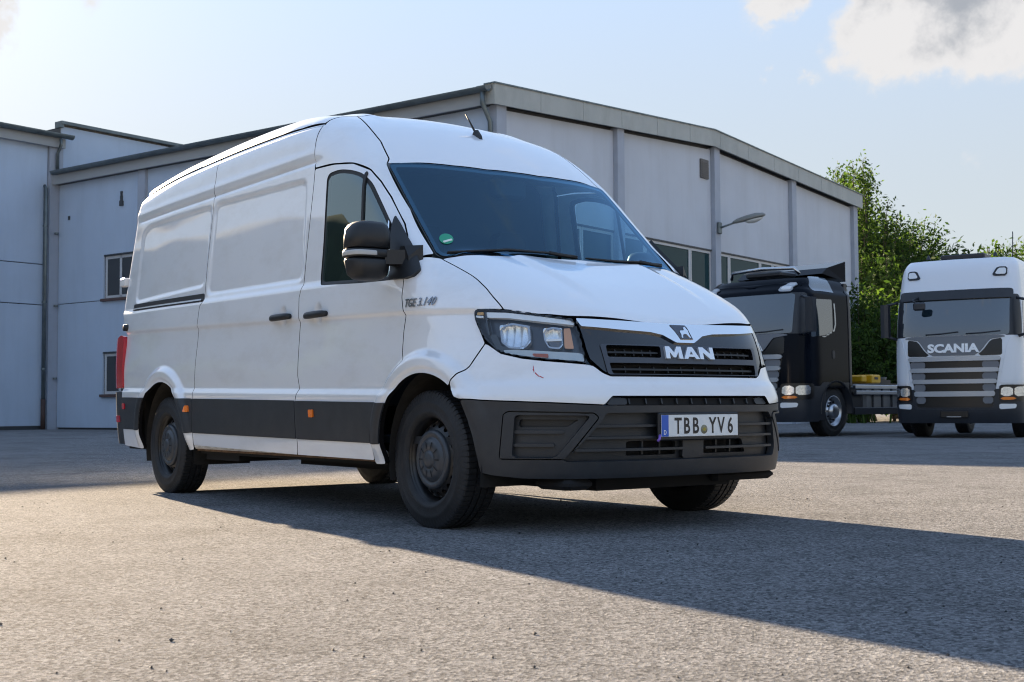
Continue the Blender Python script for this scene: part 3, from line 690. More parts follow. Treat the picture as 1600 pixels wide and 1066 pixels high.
def scaled(pts, k): c = np.mean(np.array(pts), 0); return [tuple(c+(np.array(q)-c)*k) for q in pts]
def ribs(th0, w, z0, h, n, amp):
    def f(x, y, z):
        th = np.arctan2(-y, x); t = (th-th0)/w; v = (z-z0)/h
        return -.026*np.clip(1-t*t-v*v, 0, 1)**.5+amp*np.abs(((th-th0)/w*n) % 2-1)
    return f
for R, nm, th0, z0_, w_, h_, n_ in ((R1, 'main_beam', .945, .95, .085, .066, 4.5), (R2, 'dipped_beam', .758, .935, .052, .056, 2.5)):
    sh = lamp_bit(nm, R, -.010, REFL, .03, .004, .004, .010, ribs(th0, w_, z0_, h_, n_, .010))
    o_, i_ = polysdf(roundpoly(R, .010)), polysdf(roundpoly(scaled(R, .86), .010))
    vp('beam_rim', patch(chart('cyl', -.006), o_, o_.bb, .005, .005, .03, 0, (i_,)), [mat('lamp_frost', (.34, .37, .42), .25, metal=.6), REFL], sh)
lamp_bit('cutoff_blade', [(.790, .930), (.716, .932), (.716, .921), (.788, .919)], -.004, LAMPW, .02, .006, .003, .002)
lamp_bit('dark_blade', [(.780, .918), (.716, .918), (.715, .900), (.728, .890), (.768, .893)], -.006, mat('lamp_dark', (.10, .11, .13), .3, metal=.5), .02, .006, .004, .003)
lamp_bit('copper_reflector', [(.708, .987), (.676, .989), (.659, .886), (.703, .888)], -.016, mat('copper_reflector', (.60, .28, .15), .3, metal=.8))
lamp_bit('daytime_strip', [(1.116, 1.073), (1.003, 1.067), (.830, 1.045), (.657, 1.021), (.655, 1.000), (.866, 1.024), (.991, 1.040), (1.110, 1.046)], -.008, LAMPW, .02)
lamp_bit('daytime_strip', [(1.173, 1.058), (1.124, 1.054), (1.122, 1.045), (1.166, 1.047)], -.006, LAMPW)
lamp_bit('side_indicator', [(1.167, 1.074), (1.128, 1.073), (1.125, 1.060), (1.165, 1.061)], -.006, mat('amber_dull', (.55, .30, .08), .3))
lamp_bit('indicator_strip', [(.999, .883), (.927, .884), (.783, .873), (.640, .864), (.618, .858), (.612, .822), (.819, .843), (.949, .861), (.994, .872)], -.010, mat('lamp_grey', (.42, .45, .46), .25, metal=.4))
lamp_bit('red_indicator', [(.855, .863), (.779, .860), (.776, .841), (.845, .848)], -.006, mat('indicator_brown', (.34, .07, .03), .3))
lamp_bit('lamp_fin', [(1.121, 1.074), (1.113, 1.074), (1.074, .955), (1.081, .955)], -.002, GLOSSB, .03, .004)
lamp_bit('lower_mask', [(1.080, .960), (1.045, .962), (1.012, .905), (.930, .884), (.90, .876), (.985, .868), (1.04, .895)], -.012, GLOSSB, .02)
# --- grey lower bumper with its openings
lo_top = inv('cyl', [(.417, -.994, .642), (.609, -.913, .635), (.783, -.789, .627), (.942, -.553, .614)])
lo_bot = inv('cyl', [(.94, -.42, .268), (.804, -.744, .268), (.689, -.848, .270), (.564, -.934, .283), (.500, -.958, .297)])
side_edge = inv('cyl', [(.485, -.975, .44), (.455, -.985, .55)])
chain = np.concatenate([side_edge, lo_top]); chl_ = (chain*np.array([-1, 1]))[::-1]
low_s = polysdf(np.concatenate([chain, chl_, (lo_bot*np.array([-1, 1]))[::-1], lo_bot]))
h_slot = cylify(yz_hole([(-.546, .616), (-.515, .650), (.515, .650), (.546, .616)], .006))
h_mid = cylify(yz_hole([(-.545, .575), (.545, .575), (.585, .535), (.615, .40), (.60, .352), (-.60, .352), (-.722, .352), (-.56, .545)], .012))
FOGO = inv('cyl', [(.600, -.917, .362), (.62, -.906, .575), (.64, -.892, .588), (.928, -.604, .578), (.935, -.58, .556), (.855, -.722, .362)])
fog_l = FOGO*np.array([-1, 1]); h_fog = polysdf(roundpoly(FOGO, .014)); h_fogl = polysdf(roundpoly(fog_l[::-1], .014))
bump = vp('bumper', patch(C_, lambda u, v: low_s(u, v), (-1.15, 1.15, .262, .66), .010, .0075, .035, .0025, (h_mid, h_fog, h_fogl, archC)), [GREYP, GREYP])
# upper slot lip, dark with ribs
us = polysdf(roundpoly([(-.546, .616), (-.515, .652), (.515, .652), (.546, .616)], .006))
vp('upper_slot', patch(chart('face', -.020), us, us.bb, .02, .01, 0), [DARK, DARK], bump)
for y in np.arange(-.42, .40, .098):
    b2 = polysdf([(y-.004, .617), (y+.004, .617), (y+.004, .650), (y-.004, .650)]); vp('slot_rib', patch(chart('face', -.006), b2, b2.bb, .004, .01, .014), [GREYP, GREYP], bump)
for sgn in (-1, 1):
    e = polysdf([(sgn*.43, .617), (sgn*.543, .617), (sgn*.513, .650), (sgn*.43, .650)]); vp('slot_end', patch(chart('face', -.008), e, e.bb, .02, .01, .01), [GREYP, GREYP], bump)
# centre: recessed board with slats; openings let the dark radiator show
mid_poly = [(-.545, .575), (.545, .575), (.585, .535), (.615, .40), (.60, .352), (-.722, .352), (-.56, .545)]
ms = polysdf(mid_poly)
vp('radiator', patch(chart('face', -.085), ms, ms.bb, .05, .05, 0), [DARK, DARK], bump)
opn = [yz_hole(q, .004) for q in ([(-.43, .452), (-.10, .452), (-.10, .358), (-.43, .358)], [(.07, .452), (.36, .452), (.40, .358), (.07, .358)])]
vp('intake_board', patch(chart('face', -.042), ms, ms.bb, .014, .012, .02, -.01, tuple(opn)), [GREYP, GREYP], bump)
for k, z_ in enumerate((.515, .460, .403)):
    sl_ = polysdf([(-.575-.145*(.575-z_)/.223*1.0, z_-.006), (.60, z_-.006), (.60, z_+.006), (-.575-.145*(.575-z_)/.223, z_+.006)])
    hl_ = () if k < 2 else (yz_hole([(-.09, .38), (.06, .38), (.06, .42), (-.09, .42)], .002),)
    vp('intake_slat', patch(chart('face', -.008), sl_, sl_.bb, .02, .004, .036, 0, hl_), [GREYP, GREYP], bump)
for y in (-.32, -.21, .17, .27):
    b2 = polysdf([(y-.005, .358), (y+.005, .358), (y+.005, .452), (y-.005, .452)]); vp('intake_rib', patch(chart('face', -.045), b2, b2.bb, .005, .03, .02), [GREYP, GREYP], bump)
pil = polysdf([(-.085, .352), (.055, .352), (.055, .50), (-.085, .50)]); vp('centre_post', patch(chart('face', -.016), pil, pil.bb, .02, .02, .03), [GREYP, GREYP], bump)
# fog lamp bays, both sides
for sgn in (1, -1):
    F_ = FOGO*np.array([sgn, 1]); F_ = F_ if sgn > 0 else F_[::-1]; fs = polysdf(F_)
    sc = lambda pts: inv('cyl', pts)*np.array([sgn, 1])
    bay = vp('fog_bay', patch(chart('cyl', -.030), fs, fs.bb, .014, .012, .02, -.012, (polysdf(roundpoly(sc([(.66, -.880, .500), (.67, -.868, .562), (.915, -.624, .558), (.85, -.70, .500)]), .010)),)), [GREYP, GREYP], bump)
    ins_ = polysdf(sc([(.66, -.885, .49), (.67, -.872, .572), (.925, -.610, .568), (.84, -.70, .49)]))
    vp('fog_blank', patch(chart('cyl', -.055), ins_, ins_.bb, .03, .02, 0), [BLACKP, BLACKP], bay)
    for z_ in (.490, .428):
        s_ = polysdf(sc([(.655, -.882, z_-.008), (.655, -.882, z_+.008), (.83 if z_ > .45 else .80, -.70 if z_ > .45 else -.735, z_+.008), (.83 if z_ > .45 else .80, -.70 if z_ > .45 else -.735, z_-.008)])); vp('fog_slat', patch(chart('cyl', -.010), s_, s_.bb, .02, .006, .022), [GREYP, GREYP], bay)
    fo = fs; fi = polysdf(roundpoly(sc([(.66, -.880, .378), (.67, -.868, .566), (.915, -.624, .562), (.83, -.76, .378)]), .012))
    vp('fog_frame', patch(chart('cyl', .004), fo, fs.bb, .010, .008, .035, .004, (fi,)), [GREYP, GREYP], bay)
# number plate
PLW = mat('plate_white', (.74, .76, .76), .35); PLB = mat('plate_blue', (.01, .10, .50), .35); PLK = mat('plate_black', (.012, .012, .014), .5)
plate = empty('number_plate'); plate.parent = van
m = MB(); m.bbox((.985, -.272, .442), (1.004, .272, .576), .006); m.build('plate_holder', BLACKP, plate)
m = MB(); m.bbox((1.0035, -.258, .460), (1.008, .258, .566), .002); pw = m.build('plate_face', PLW, plate)
m = MB(); m.box((1.0081, -.2575, .462), (1.0088, -.212, .5645)); m.build('plate_band', PLB, plate)
def flat_text(s, y, z, size, sx, m, parent, x, bold=0., name='lettering', h=.001):
    uv, fs = text_mesh(s, size, sx, bold); P = [(x, y+a, z+b) for a, b in uv]; q = MB(); q.add(P, fs); return q.build(name, m, parent)
for ch, y in (('T', -.150), ('B', -.091), ('B', -.032), ('Y', .081), ('V', .139), ('6', .203)):
    flat_text(ch, y, .513, .108, .72, PLK, plate, 1.0092, .0022, 'plate_character')
flat_text('D', -.235, .482, .030, .8, PLW, plate, 1.0093, .0006, 'plate_character')
m = MB(); m.lathe([(0, .0001), (0, .021), (-.002, .022)], (1.0102, .023, .494), 'x', 24); m.build('plate_seal', mat('seal_olive', (.22, .21, .13), .5, var=.4, vscale=60), plate)
m = MB(); m.lathe([(0, .0001), (0, .009)], (1.0106, .023, .494), 'x', 14); m.build('seal_centre', mat('seal_gold', (.35, .27, .03), .5), plate)
m = MB(); m.tube([(1.0, -.262, .470), (1.012, -.275, .452), (1.01, -.285, .440)], .007, 6); m.build('cable_tie', mat('violet_plastic', (.25, .13, .55), .4), plate)
# fender lettering
uv, fs = text_mesh('TGE 3.140', .060, .80, .0004, shear=.22, spacing=1.06)
raised(uv+np.array([.024, 1.142]), fs, chart('side', .004, None), .004).build('model_badge', SILVER, fender)
# red paint scuffs on the bumper corner
SCR = mat('red_scuff', (.45, .05, .07), .5)
for k, (p0, p1) in enumerate([((.700, -.790, .800), (.703, -.785, .772)), ((.708, -.783, .768), (.722, -.770, .752)), ((.724, -.768, .752), (.738, -.755, .744)), ((.70, -.792, .786), (.705, -.788, .775))]):
    th = inv('cyl', [p0, p1]); t = .0035-.0006*k
    q = np.array([(th[0, 0], th[0, 1]-t), (th[1, 0], th[1, 1]-t), (th[1, 0]-.002, th[1, 1]+t*.3), (th[0, 0]-.002, th[0, 1]+t)]); raised(q, fan(q), chart('cyl', .0004, disp), .0006).build('paint_scuff', SCR, bumper_u)
# --- rear: lamps, bumper, doors
tl = polysdf(roundpoly([(-4.53, .775), (-4.352, .775), (-4.352, 1.175), (-4.44, 1.19), (-4.53, 1.165)], .02))
tail = vp('tail_lamp', patch(chart('side', .012), tl, tl.bb, .012, .012, .03), [REDL, REDL])
rb = polysdf([(-4.56, .34), (-4.362, .34), (-4.362, .745), (-4.56, .745)])
rbump = vp('rear_bumper', patch(chart('side', .012), rb, rb.bb, .012, .02, .03), [GREYP, GREYP])
rr_ = polysdf([(-4.545, .51), (-4.44, .51), (-4.44, .56), (-4.545, .56)]); vp('rear_reflector', patch(chart('side', .018), rr_, rr_.bb, .012, .012, .008), [REDL, REDL], rbump)
bk = polysdf(roundpoly([(-.90, .42), (.90, .42), (.86, 1.4), (.78, 2.30), (-.78, 2.30), (-.86, 1.4)], .05)); vp('rear_doors', patch(CH['back'], bk, bk.bb, .04, .05, .03), [PAINT_F, GAPM])
m = MB(); m.bbox((-4.72, -.9, .34), (-4.60, .9, .56), .02); m.build('rear_step', GREYP, van)
for z_ in (.9, 1.62):
    m = MB(); m.bbox((-4.60, -.955, z_-.035), (-4.50, -.90, z_+.035), .008); m.build('door_hinge', mat('hinge_white', (.7, .7, .7), .4), van)
# --- sill, underbody, wheel housings, cab interior
m = MB()
m.bbox((-3.02, -1.005, .335), (-.395, -.93, .385), .012); sill = m.build('sill', mat('sill_dirty_white', (.62, .60, .56), .5, dirt=((.10, .07, .045), 7, .9, (1, 1, 3))), van)
m = MB(); m.box((-3.0, -.95, .318), (-.42, -.90, .337)); m.build('sill_flange', mat('rusty_flange', (.16, .10, .06), .8, var=.5, vscale=15), sill)
m = MB(); m.box((-4.45, -.86, .36), (.55, .86, .40)); m.box((-2.95, -.90, .26), (-2.4, -.2, .36)); m.box((-2.2, -.55, .24), (-.8, .1, .36)); m.box((-.35, -.45, .20), (.75, .45, .36))
m.tube([(-4.3, .45, .30), (-3.0, .4, .28), (-.6, .3, .28)], .04, 8); m.tube([(AX_R, -.75, .33), (AX_R, .75, .33)], .05, 8); m.tube([(AX_F, -.75, .33), (AX_F, .75, .33)], .04, 8)
m.box((-4.50, -.90, .30), (-3.98, .90, .359)); m.box((-2.98, -.93, .30), (-.42, -.88, .359)); m.bbox((.60, -.72, .215), (.86, -.55, .27), .02); m.bbox((.55, .3, .22), (.80, .75, .27), .02)  # rear box added to block sunlight streaking under the body
m.build('underbody', DARK, van)
for cx, w, tp in ((.085, .43, .80), (-3.470, .48, .825)):
    for s in (-1, 1):
        m = MB(); prof = [(s*.965, 1.0), (s*.55, 1.0), (s*.5, .1)]
        rings = []
        for y_, k in prof: rings.append([(cx+w*k*math.cos(a), y_, .34+(tp-.34)*k*math.sin(a)) for a in np.linspace(-.25, math.pi+.25, 26)])
        m.loft(rings, closed=False, sm=True); m.build('wheel_housing', mat('housing_black', (.016, .015, .014), .85, var=.5, vscale=9, bump=.3, bscale=30), van)
m = MB(); m.prism([(-.93, .45), (.93, .45), (.93, 1.2), (.84, 2.05), (.60, 2.28), (-.60, 2.28), (-.84, 2.05), (-.93, 1.2)], 0, -1.42, -1.38); m.build('bulkhead', INTER2, van)
m = MB(); m.box((-4.46, -.965, .35), (-3.97, .965, 1.12)); m.box((-4.40, -.80, 1.125), (-1.46, .80, 2.15)); m.box((-3.96, -.50, .41), (-1.46, .50, 1.12)); m.box((-2.95, -.90, .41), (-1.46, -.51, 1.12)); m.box((-2.95, .51, .41), (-1.46, .90, 1.12)); m.build('cargo_light_block', DARK, van)['kind'] = 'stuff'  # unseen dark boxes added to stop sun leaking through the body
m = MB(); m.box((-1.36, -.92, .42), (.3, .92, .46)); m.build('cab_floor', INTER, van)
m = MB(); m.loft([[(-.30, y, 1.05), (.02, y, 1.05), (.06, y, 1.32), (-.08, y, 1.37), (-.32, y, 1.30)] for y in (-.84, -.4, .0, .2, .55, .84)], cap=True); dash = m.build('dashboard', INTER, van)
m = MB(); m.loft([[(-.36, y, 1.27), (-.1, y, 1.27), (-.10, y, 1.42 if 0 < k < 4 else 1.36), (-.30, y, 1.40 if 0 < k < 4 else 1.34)] for k, y in enumerate((.18, .25, .42, .58, .66))], cap=True); m.build('instrument_hood', INTER, dash)
m = MB(); ring = []
for k in range(32):
    a = 2*math.pi*k/32; c0 = np.array([-.46, .42, 1.30]); e1 = np.array([0, 1, 0]); e2 = np.array([.45, 0, .89]); ring.append(tuple(c0+.19*(math.cos(a)*e1+math.sin(a)*e2)))
m.tube(ring+[ring[0], ring[1]], .016, 8); m.tube([(-.46, .42, 1.30), (-.30, .42, 1.22)], .05, 10)
for a in (math.pi*.5+1.57, .0, math.pi): m.tube([tuple(np.array([-.455, .42, 1.29])), ring[int(a/(2*math.pi)*32) % 32]], .018, 6)
m.build('steering_wheel', BLACKP, van)
def seat(y, w):
    s_ = empty('cab_seat', (0, 0, 0)); s_.parent = van
    m = MB(); m.loft([[(-1.15, y-w, z_), (-.62, y-w*.96, z_), (-.62, y+w*.96, z_), (-1.15, y+w, z_)] for z_ in (.62, .78, .86)], cap=True); m.build('seat_cushion', INTER, s_)
    m = MB(); m.loft([[(-1.10-o, y-w*k, z_), (-.98-o, y-w*k*.9, z_), (-.98-o, y+w*k*.9, z_), (-1.10-o, y+w*k, z_)] for z_, k, o in ((.80, .9, 0), (1.0, 1.0, .03), (1.35, .95, .10), (1.50, .6, .13))], cap=True); m.build('seat_back', INTER, s_)
    m = MB(); m.loft([[(-1.22, y-.12*k, z_), (-1.14, y-.11*k, z_), (-1.14, y+.11*k, z_), (-1.22, y+.12*k, z_)] for z_, k in ((1.52, .8), (1.58, 1.1), (1.68, 1.05), (1.73, .7))], cap=True); m.build('headrest', INTER, s_)
seat(.42, .26); seat(-.22, .24); seat(-.60, .22)
m = MB(); m.loft([[(-1.35, y, 2.10), (-.70, y, 1.99), (-.72, y, 2.02), (-1.35, y, 2.14)] for y in (-.70, -.3, .3, .70)], cap=True); m.build('headliner', INTER2, van)
m = MB(); m.bbox((-.66, -.10, 1.84), (-.56, .12, 1.97), .02); m.build('mirror_mount', INTER, van)
# --- left-hand side: the same panels mirrored
for o in (quarter, slide, door, fender, frame, lampbowl, tail, rbump): mirror_copy(o)
# --- door mirrors
def door_mirror(s):
    r = empty('door_mirror'); r.parent = van
    X0, Y0 = (-.285, 0) if s < 0 else (-.53, -.13)
    def Y(v): return s*(v+Y0)
    def shell(zs, name, m_):
        rings = []
        for z_, w0, w1, dx in zs:
            ring = []
            for k in range(28):
                a = 2*math.pi*k/28; c_, sn = math.cos(a), math.sin(a)
                yy = (w0+w1)/2+(w1-w0)/2*math.copysign(abs(c_)**.55, c_); xx = X0+dx*math.copysign(abs(sn)**.75, sn)*(1.0 if sn > 0 else .45)
                ring.append((xx, Y(yy), z_))
            rings.append(ring)
        q = MB(); q.loft(rings, cap=True, sm=True); return q.build(name, m_, r)
    a0, a1 = 1.020, 1.262
    shell([(1.432, a0+.01, a1-.01, .085), (1.438, a0, a1, .105), (1.49, a0, a1-.002, .112), (1.53, a0+.003, a1-.008, .108), (1.555, a0+.012, a1-.022, .098), (1.572, a0+.03, a1-.05, .075), (1.580, a0+.06, a1-.09, .035)], 'mirror_cap', BLACKP)
    shell([(1.384, a0, a1-.004, .10), (1.389, a0-.004, a1+.002, .110), (1.424, a0-.004, a1+.002, .111), (1.429, a0, a1-.004, .10)], 'mirror_band', BLACKP)
    shell([(1.268, a0+.07, a1-.08, .03), (1.276, a0+.04, a1-.05, .075), (1.297, a0+.015, a1-.02, .098), (1.368, a0+.002, a1-.003, .109), (1.379, a0+.005, a1-.006, .10)], 'mirror_bowl', BLACKP)
    shell([(1.393, a0+.075, a1+.003, .1135), (1.396, a0+.07, a1+.005, .1150), (1.415, a0+.07, a1+.005, .1150), (1.418, a0+.075, a1+.003, .1135)], 'mirror_indicator', mat('mirror_lamp', (.42, .44, .45), .2))
    q = MB(); q.loft([[(X0+.03, Y(a0+.06), z_), (X0+.10, Y(a0+.06), z_), (-.115, s*.93, z_), (-.25, s*.93, z_)] for z_ in (1.352, 1.358, 1.420, 1.427)], cap=True); q.build('mirror_arm', BLACKP, r)
    q = MB(); q.loft([[(-.24+i, s*.985, z_), (-.10-i, s*.985, z_), (-.07, s*.92, z_), (-.24, s*.92, z_)] for z_, i in ((1.272, .02), (1.285, 0), (1.39, .01), (1.45, .05))], cap=True); q.build('arm_root', BLACKP, r)
    ys = sorted((Y(a0+.035), Y(a1-.045))); q = MB(); q.box((X0-.050, ys[0], 1.445), (X0-.046, ys[1], 1.54)); q.build('mirror_glass', CHROME, r)
for s in (1, -1): door_mirror(s)
# --- aerial
m = MB(); m.loft([[(-.955+i*.5, -.022+i*.2, z_), (-.87-i*.8, -.010+i*.1, z_), (-.87-i*.8, .010-i*.1, z_), (-.955+i*.5, .022-i*.2, z_)] for z_, i in ((2.25, 0), (2.275, .01), (2.30, .035), (2.315, .05))], cap=True); aer = m.build('aerial_base', BLACKP, van)
m = MB(); m.tube([(-.925, 0, 2.29), (-.985, -.012, 2.385), (-1.015, -.018, 2.43)], [.0075, .005, .004], 7); m.build('aerial_rod', RUBBER, aer)

# --- wheels
def tyre_mesh(R, w, rimr, npitch=70):
    hw = w/2; side = [(-hw*.78, rimr-.006), (-hw*.93, rimr+.008), (-hw*.97, rimr+.024), (-hw*.955, rimr+.027), (-hw*1.0, rimr+(R-rimr)*.45), (-hw*.995, rimr+(R-rimr)*.58), (-hw*.975, rimr+(R-rimr)*.60), (-hw*.93, R-.028), (-hw*.87, R-.010)]
    tr = [-.80, -.40, -.395, -.30, -.295, -.05, -.045, .045, .05, .295, .30, .395, .40, .80]; dep = [0, 0, 1, 1, 0, 0, 1, 1, 0, 0, 1, 1, 0, 0]
    full = side+[(hw*t, R-.005*abs(t)**3) for t in tr]+[(-a, r) for a, r in side[::-1]]
    n0 = len(side); m_ = len(full); vs = []; fs = []; sm = []; ph = (0, .72, .76, .96); N_ = npitch*4
    for k in range(N_):
        p_, q_ = divmod(k, 4)
        for i, (t, r) in enumerate(full):
            tt = t/hw; skew = .30*(tt if abs(tt) > .3 else tt*.5)
            a = 2*math.pi*(p_+ph[q_]+skew)/npitch; rr = r
            if n0 <= i < n0+len(tr):
                if dep[i-n0]: rr -= .008
                elif q_ >= 2 and abs(tr[i-n0]) > .2: rr -= .006
            elif i in (n0-1, n0+len(tr)): rr -= .006 if q_ >= 2 else 0
            vs.append((rr*math.cos(a), t, rr*math.sin(a)))
    for k in range(N_):
        k2 = (k+1) % N_
        for i in range(m_-1): fs.append((k*m_+i, k*m_+i+1, k2*m_+i+1, k2*m_+i)); sm.append(i < n0-2 or i > n0+len(tr))
    me = bpy.data.meshes.new('tyre'); me.from_pydata(vs, [], fs); me.polygons.foreach_set('use_smooth', sm); me.update(); return me
TY = tyre_mesh(.352, .215, .222, 76)
def disc_map(prof):
    def f(u, v):
        r = np.sqrt(u*u+v*v); y = prof(r); P = np.stack([u, y, v], 1); e = 1e-3; g = (prof(r+e)-prof(r-e))/(2*e); rr = np.maximum(r, 1e-4)
        Nn = np.stack([g*u/rr, -np.ones_like(r), g*v/rr], 1); return P, Nn/np.linalg.norm(Nn, axis=1)[:, None]
    return f
RP = pchip([0, .085, .12, .145, .165, .190, .200, .207, .212], [-.070, -.070, -.068, -.066, -.058, -.036, -.014, .010, .040])
holes_ = []
for k in range(20):
    a = 2*math.pi*k/20; c0 = (.178*math.cos(a), .178*math.sin(a))
    holes_.append(c0)
def hole_sdf(u, v):
    d = np.full(u.shape, 1e9)
    for k, (cu, cv) in enumerate(holes_):
        a = 2*math.pi*k/20; du = (u-cu)*math.cos(a)+(v-cv)*math.sin(a); dw = -(u-cu)*math.sin(a)+(v-cv)*math.cos(a)
        d = np.minimum(d, np.sqrt((du*1.0)**2+(dw*.95)**2)-.0155)
    return d
RIMD = patch(disc_map(RP), lambda u, v: np.sqrt(u*u+v*v)-.207, (-.208, .208, -.208, .208), .006, .006, .02, 0, (hole_sdf,))
for mm in (RIMM, RIMM): RIMD.materials.append(mm)
m = MB(); m.lathe([(-.070, .214), (-.082, .222), (-.085, .229), (-.079, .232), (-.066, .226), (-.060, .212), (-.030, .207), (.03, .205), (.06, .16)], (0, 0, 0), 'y', 64); BARREL = m.mesh('rim_barrel'); BARREL.materials.append(RIMM)
m = MB(); m.lathe([(-.058, .150), (-.072, .152), (-.082, .147), (-.087, .136), (-.086, .124), (-.080, .116), (-.081, .112), (-.091, .104), (-.097, .085), (-.099, .050), (-.096, .046), (-.103, .043), (-.107, .034), (-.108, .0001)], (0, 0, 0), 'y', 56); CAPD = m.mesh('hub_cap'); CAPD.materials.append(CAPM)
m = MB()
for k in range(10):
    a = 2*math.pi*k/10; ca, sa = math.cos(a), math.sin(a)
    m.add([(r*ca-o*sa, -.1010+(r-.06)*.08, r*sa+o*ca) for r, o in ((.056, -.0025), (.092, -.0036), (.092, .0036), (.056, .0025))], [(0, 1, 2, 3)])
SLITS = m.mesh('cap_slits'); SLITS.materials.append(DARK)
def wheel(x, s, steer=0.0):
    w = empty('wheel', (x, s*.857, .345), 0); w.parent = van; w.rotation_euler = (rng.uniform(0, .6) if False else 0, 0, steer)
    if s > 0: w.scale = (1, -1, 1)
    t = link('tyre', TY, TYRE, w); t.rotation_euler = (0, rng.uniform(0, 6), 0)
    r = link('rim', RIMD, [RIMM, RIMM], w); r.rotation_euler = (0, rng.uniform(0, 6), 0)
    link('rim_barrel', BARREL, RIMM, r); c = link('hub_cap', CAPD, CAPM, w); link('cap_slits', SLITS, DARK, c)
    m = MB(); m.lathe([(.075, .20), (.078, .0001)], (0, 0, 0), 'y', 32); m.build('brake_disc', DARK, w)
for x, s, st in ((AX_F, -1, R_(0)), (AX_F, 1, R_(0)), (AX_R, -1, 0), (AX_R, 1, 0)): wheel(x, s, st)
m = MB(); m.tube([(.02, -.966, .20), (.02, -.966, .232)], .006, 5)
# ------------------------------------------------------------------ ground
def ground():
    m = MB(); n = 24
    xs = [-600, -300, -150, -80, -50, -30, -20, -12, -6, 0, 6, 12, 20, 40, 100, 300, 600]
    vs = [(x, y, 0) for x in xs for y in xs]; k = len(xs); m.add(vs, [(i*k+j, (i+1)*k+j, (i+1)*k+j+1, i*k+j+1) for i in range(k-1) for j in range(k-1)])
    mt = bpy.data.materials.new('asphalt'); mt.use_nodes = True; N = mt.node_tree.nodes; L = mt.node_tree.links; b = N['Principled BSDF']
    tc = N.new('ShaderNodeTexCoord')
    def noise(sc, det=3, ro=.5):
        q = N.new('ShaderNodeTexNoise'); q.inputs['Scale'].default_value = sc; q.inputs['Detail'].default_value = det; q.inputs['Roughness'].default_value = ro; L.new(tc.outputs['Object'], q.inputs['Vector']); return q.outputs['Fac']
    vo = N.new('ShaderNodeTexVoronoi'); vo.inputs['Scale'].default_value = 95; L.new(tc.outputs['Object'], vo.inputs['Vector'])
    cr = N.new('ShaderNodeValToRGB'); L.new(vo.outputs['Color'], cr.inputs[0])
    e = cr.color_ramp.elements; e[0].position = .05; e[0].color = (.074, .077, .082, 1); e[1].position = .92; e[1].color = (.385, .390, .400, 1)
    big = noise(.35, 6, .6); mid = noise(3.0, 5, .6); fine = noise(260, 3, .6)
    def mr(s, a, b_, c, d):
        q = N.new('ShaderNodeMapRange'); L.new(s, q.inputs[0]); q.inputs[1].default_value = a; q.inputs[2].default_value = b_; q.inputs[3].default_value = c; q.inputs[4].default_value = d; return q.outputs[0]
    def mul(a, bb):
        q = N.new('ShaderNodeMath'); q.operation = 'MULTIPLY'; L.new(a, q.inputs[0]); L.new(bb, q.inputs[1]); return q.outputs[0]
    fac = mul(mul(mr(big, .3, .7, .86, 1.12), mr(mid, .3, .7, .9, 1.1)), mr(fine, .3, .7, .52, 1.48))
    # small tar spots and pits
    v2 = N.new('ShaderNodeTexVoronoi'); v2.inputs['Scale'].default_value = 9; L.new(tc.outputs['Object'], v2.inputs['Vector'])
    pit = mr(v2.outputs['Distance'], .045, .075, 0, 1)
    grit = mr(noise(58, 5, .75), .32, .44, .22, 1); stain = mr(noise(1.1, 6, .65), .34, .50, .80, 1)
    sc = N.new('ShaderNodeVectorMath'); sc.operation = 'SCALE'; L.new(cr.outputs[0], sc.inputs[0]); L.new(mul(mul(fac, grit), stain), sc.inputs['Scale'])
    v3 = mr(mid, .56, .60, 0, 1)
    pm = N.new('ShaderNodeMath'); pm.operation = 'MAXIMUM'; L.new(pit, pm.inputs[0]); inv_ = N.new('ShaderNodeMath'); inv_.operation = 'SUBTRACT'; inv_.inputs[0].default_value = 1; L.new(v3, inv_.inputs[1]); L.new(inv_.outputs[0], pm.inputs[1])
    mx = N.new('ShaderNodeMixRGB'); L.new(pm.outputs[0], mx.inputs[0]); mx.inputs[1].default_value = (.03, .028, .027, 1); L.new(sc.outputs[0], mx.inputs[2])
    L.new(mx.outputs[0], b.inputs['Base Color']); b.inputs['Roughness'].default_value = 1.0; b.inputs['Specular IOR Level'].default_value = .03; b.inputs['Diffuse Roughness'].default_value = .5
    bp = N.new('ShaderNodeBump'); bp.inputs['Strength'].default_value = 1.0; bp.inputs['Distance'].default_value = .011
    ad = N.new('ShaderNodeMath'); ad.operation = 'ADD'; L.new(vo.outputs['Distance'], ad.inputs[0]); L.new(fine, ad.inputs[1])
    L.new(ad.outputs[0], bp.inputs['Height']); L.new(bp.outputs[0], b.inputs['Normal'])
    o = m.build('ground', mt); tag(o, kind='structure')
ground()
def pebbles():
    m = MB(); g = random.Random(3)
    for k in range(260):
        t = g.uniform(.4, 9); lat = g.uniform(-.5, .5)*t*1.0
        c = CAM+_f*t+_r*lat; s = g.uniform(.0025, .006)*(1+.5*(g.random() > .9)); z = s*.5
        ring = [(c[0]+s*g.uniform(.7, 1.2)*math.cos(a), c[1]+s*g.uniform(.7, 1.2)*math.sin(a), z) for a in (0, 1.05, 2.1, 3.14, 4.2, 5.2)]
        m.add([(c[0], c[1], s*1.2)]+ring+[(c[0], c[1], -.001)], [(0, i+1, (i+1) % 6+1) for i in range(6)]+[(7, (i+1) % 6+1, i+1) for i in range(6)])
    o = m.build('loose_gravel', mat('pebble_dark', (.035, .033, .032), .8)); tag(o, 'small dark stones scattered on the asphalt', 'gravel', kind='stuff')
pebbles()

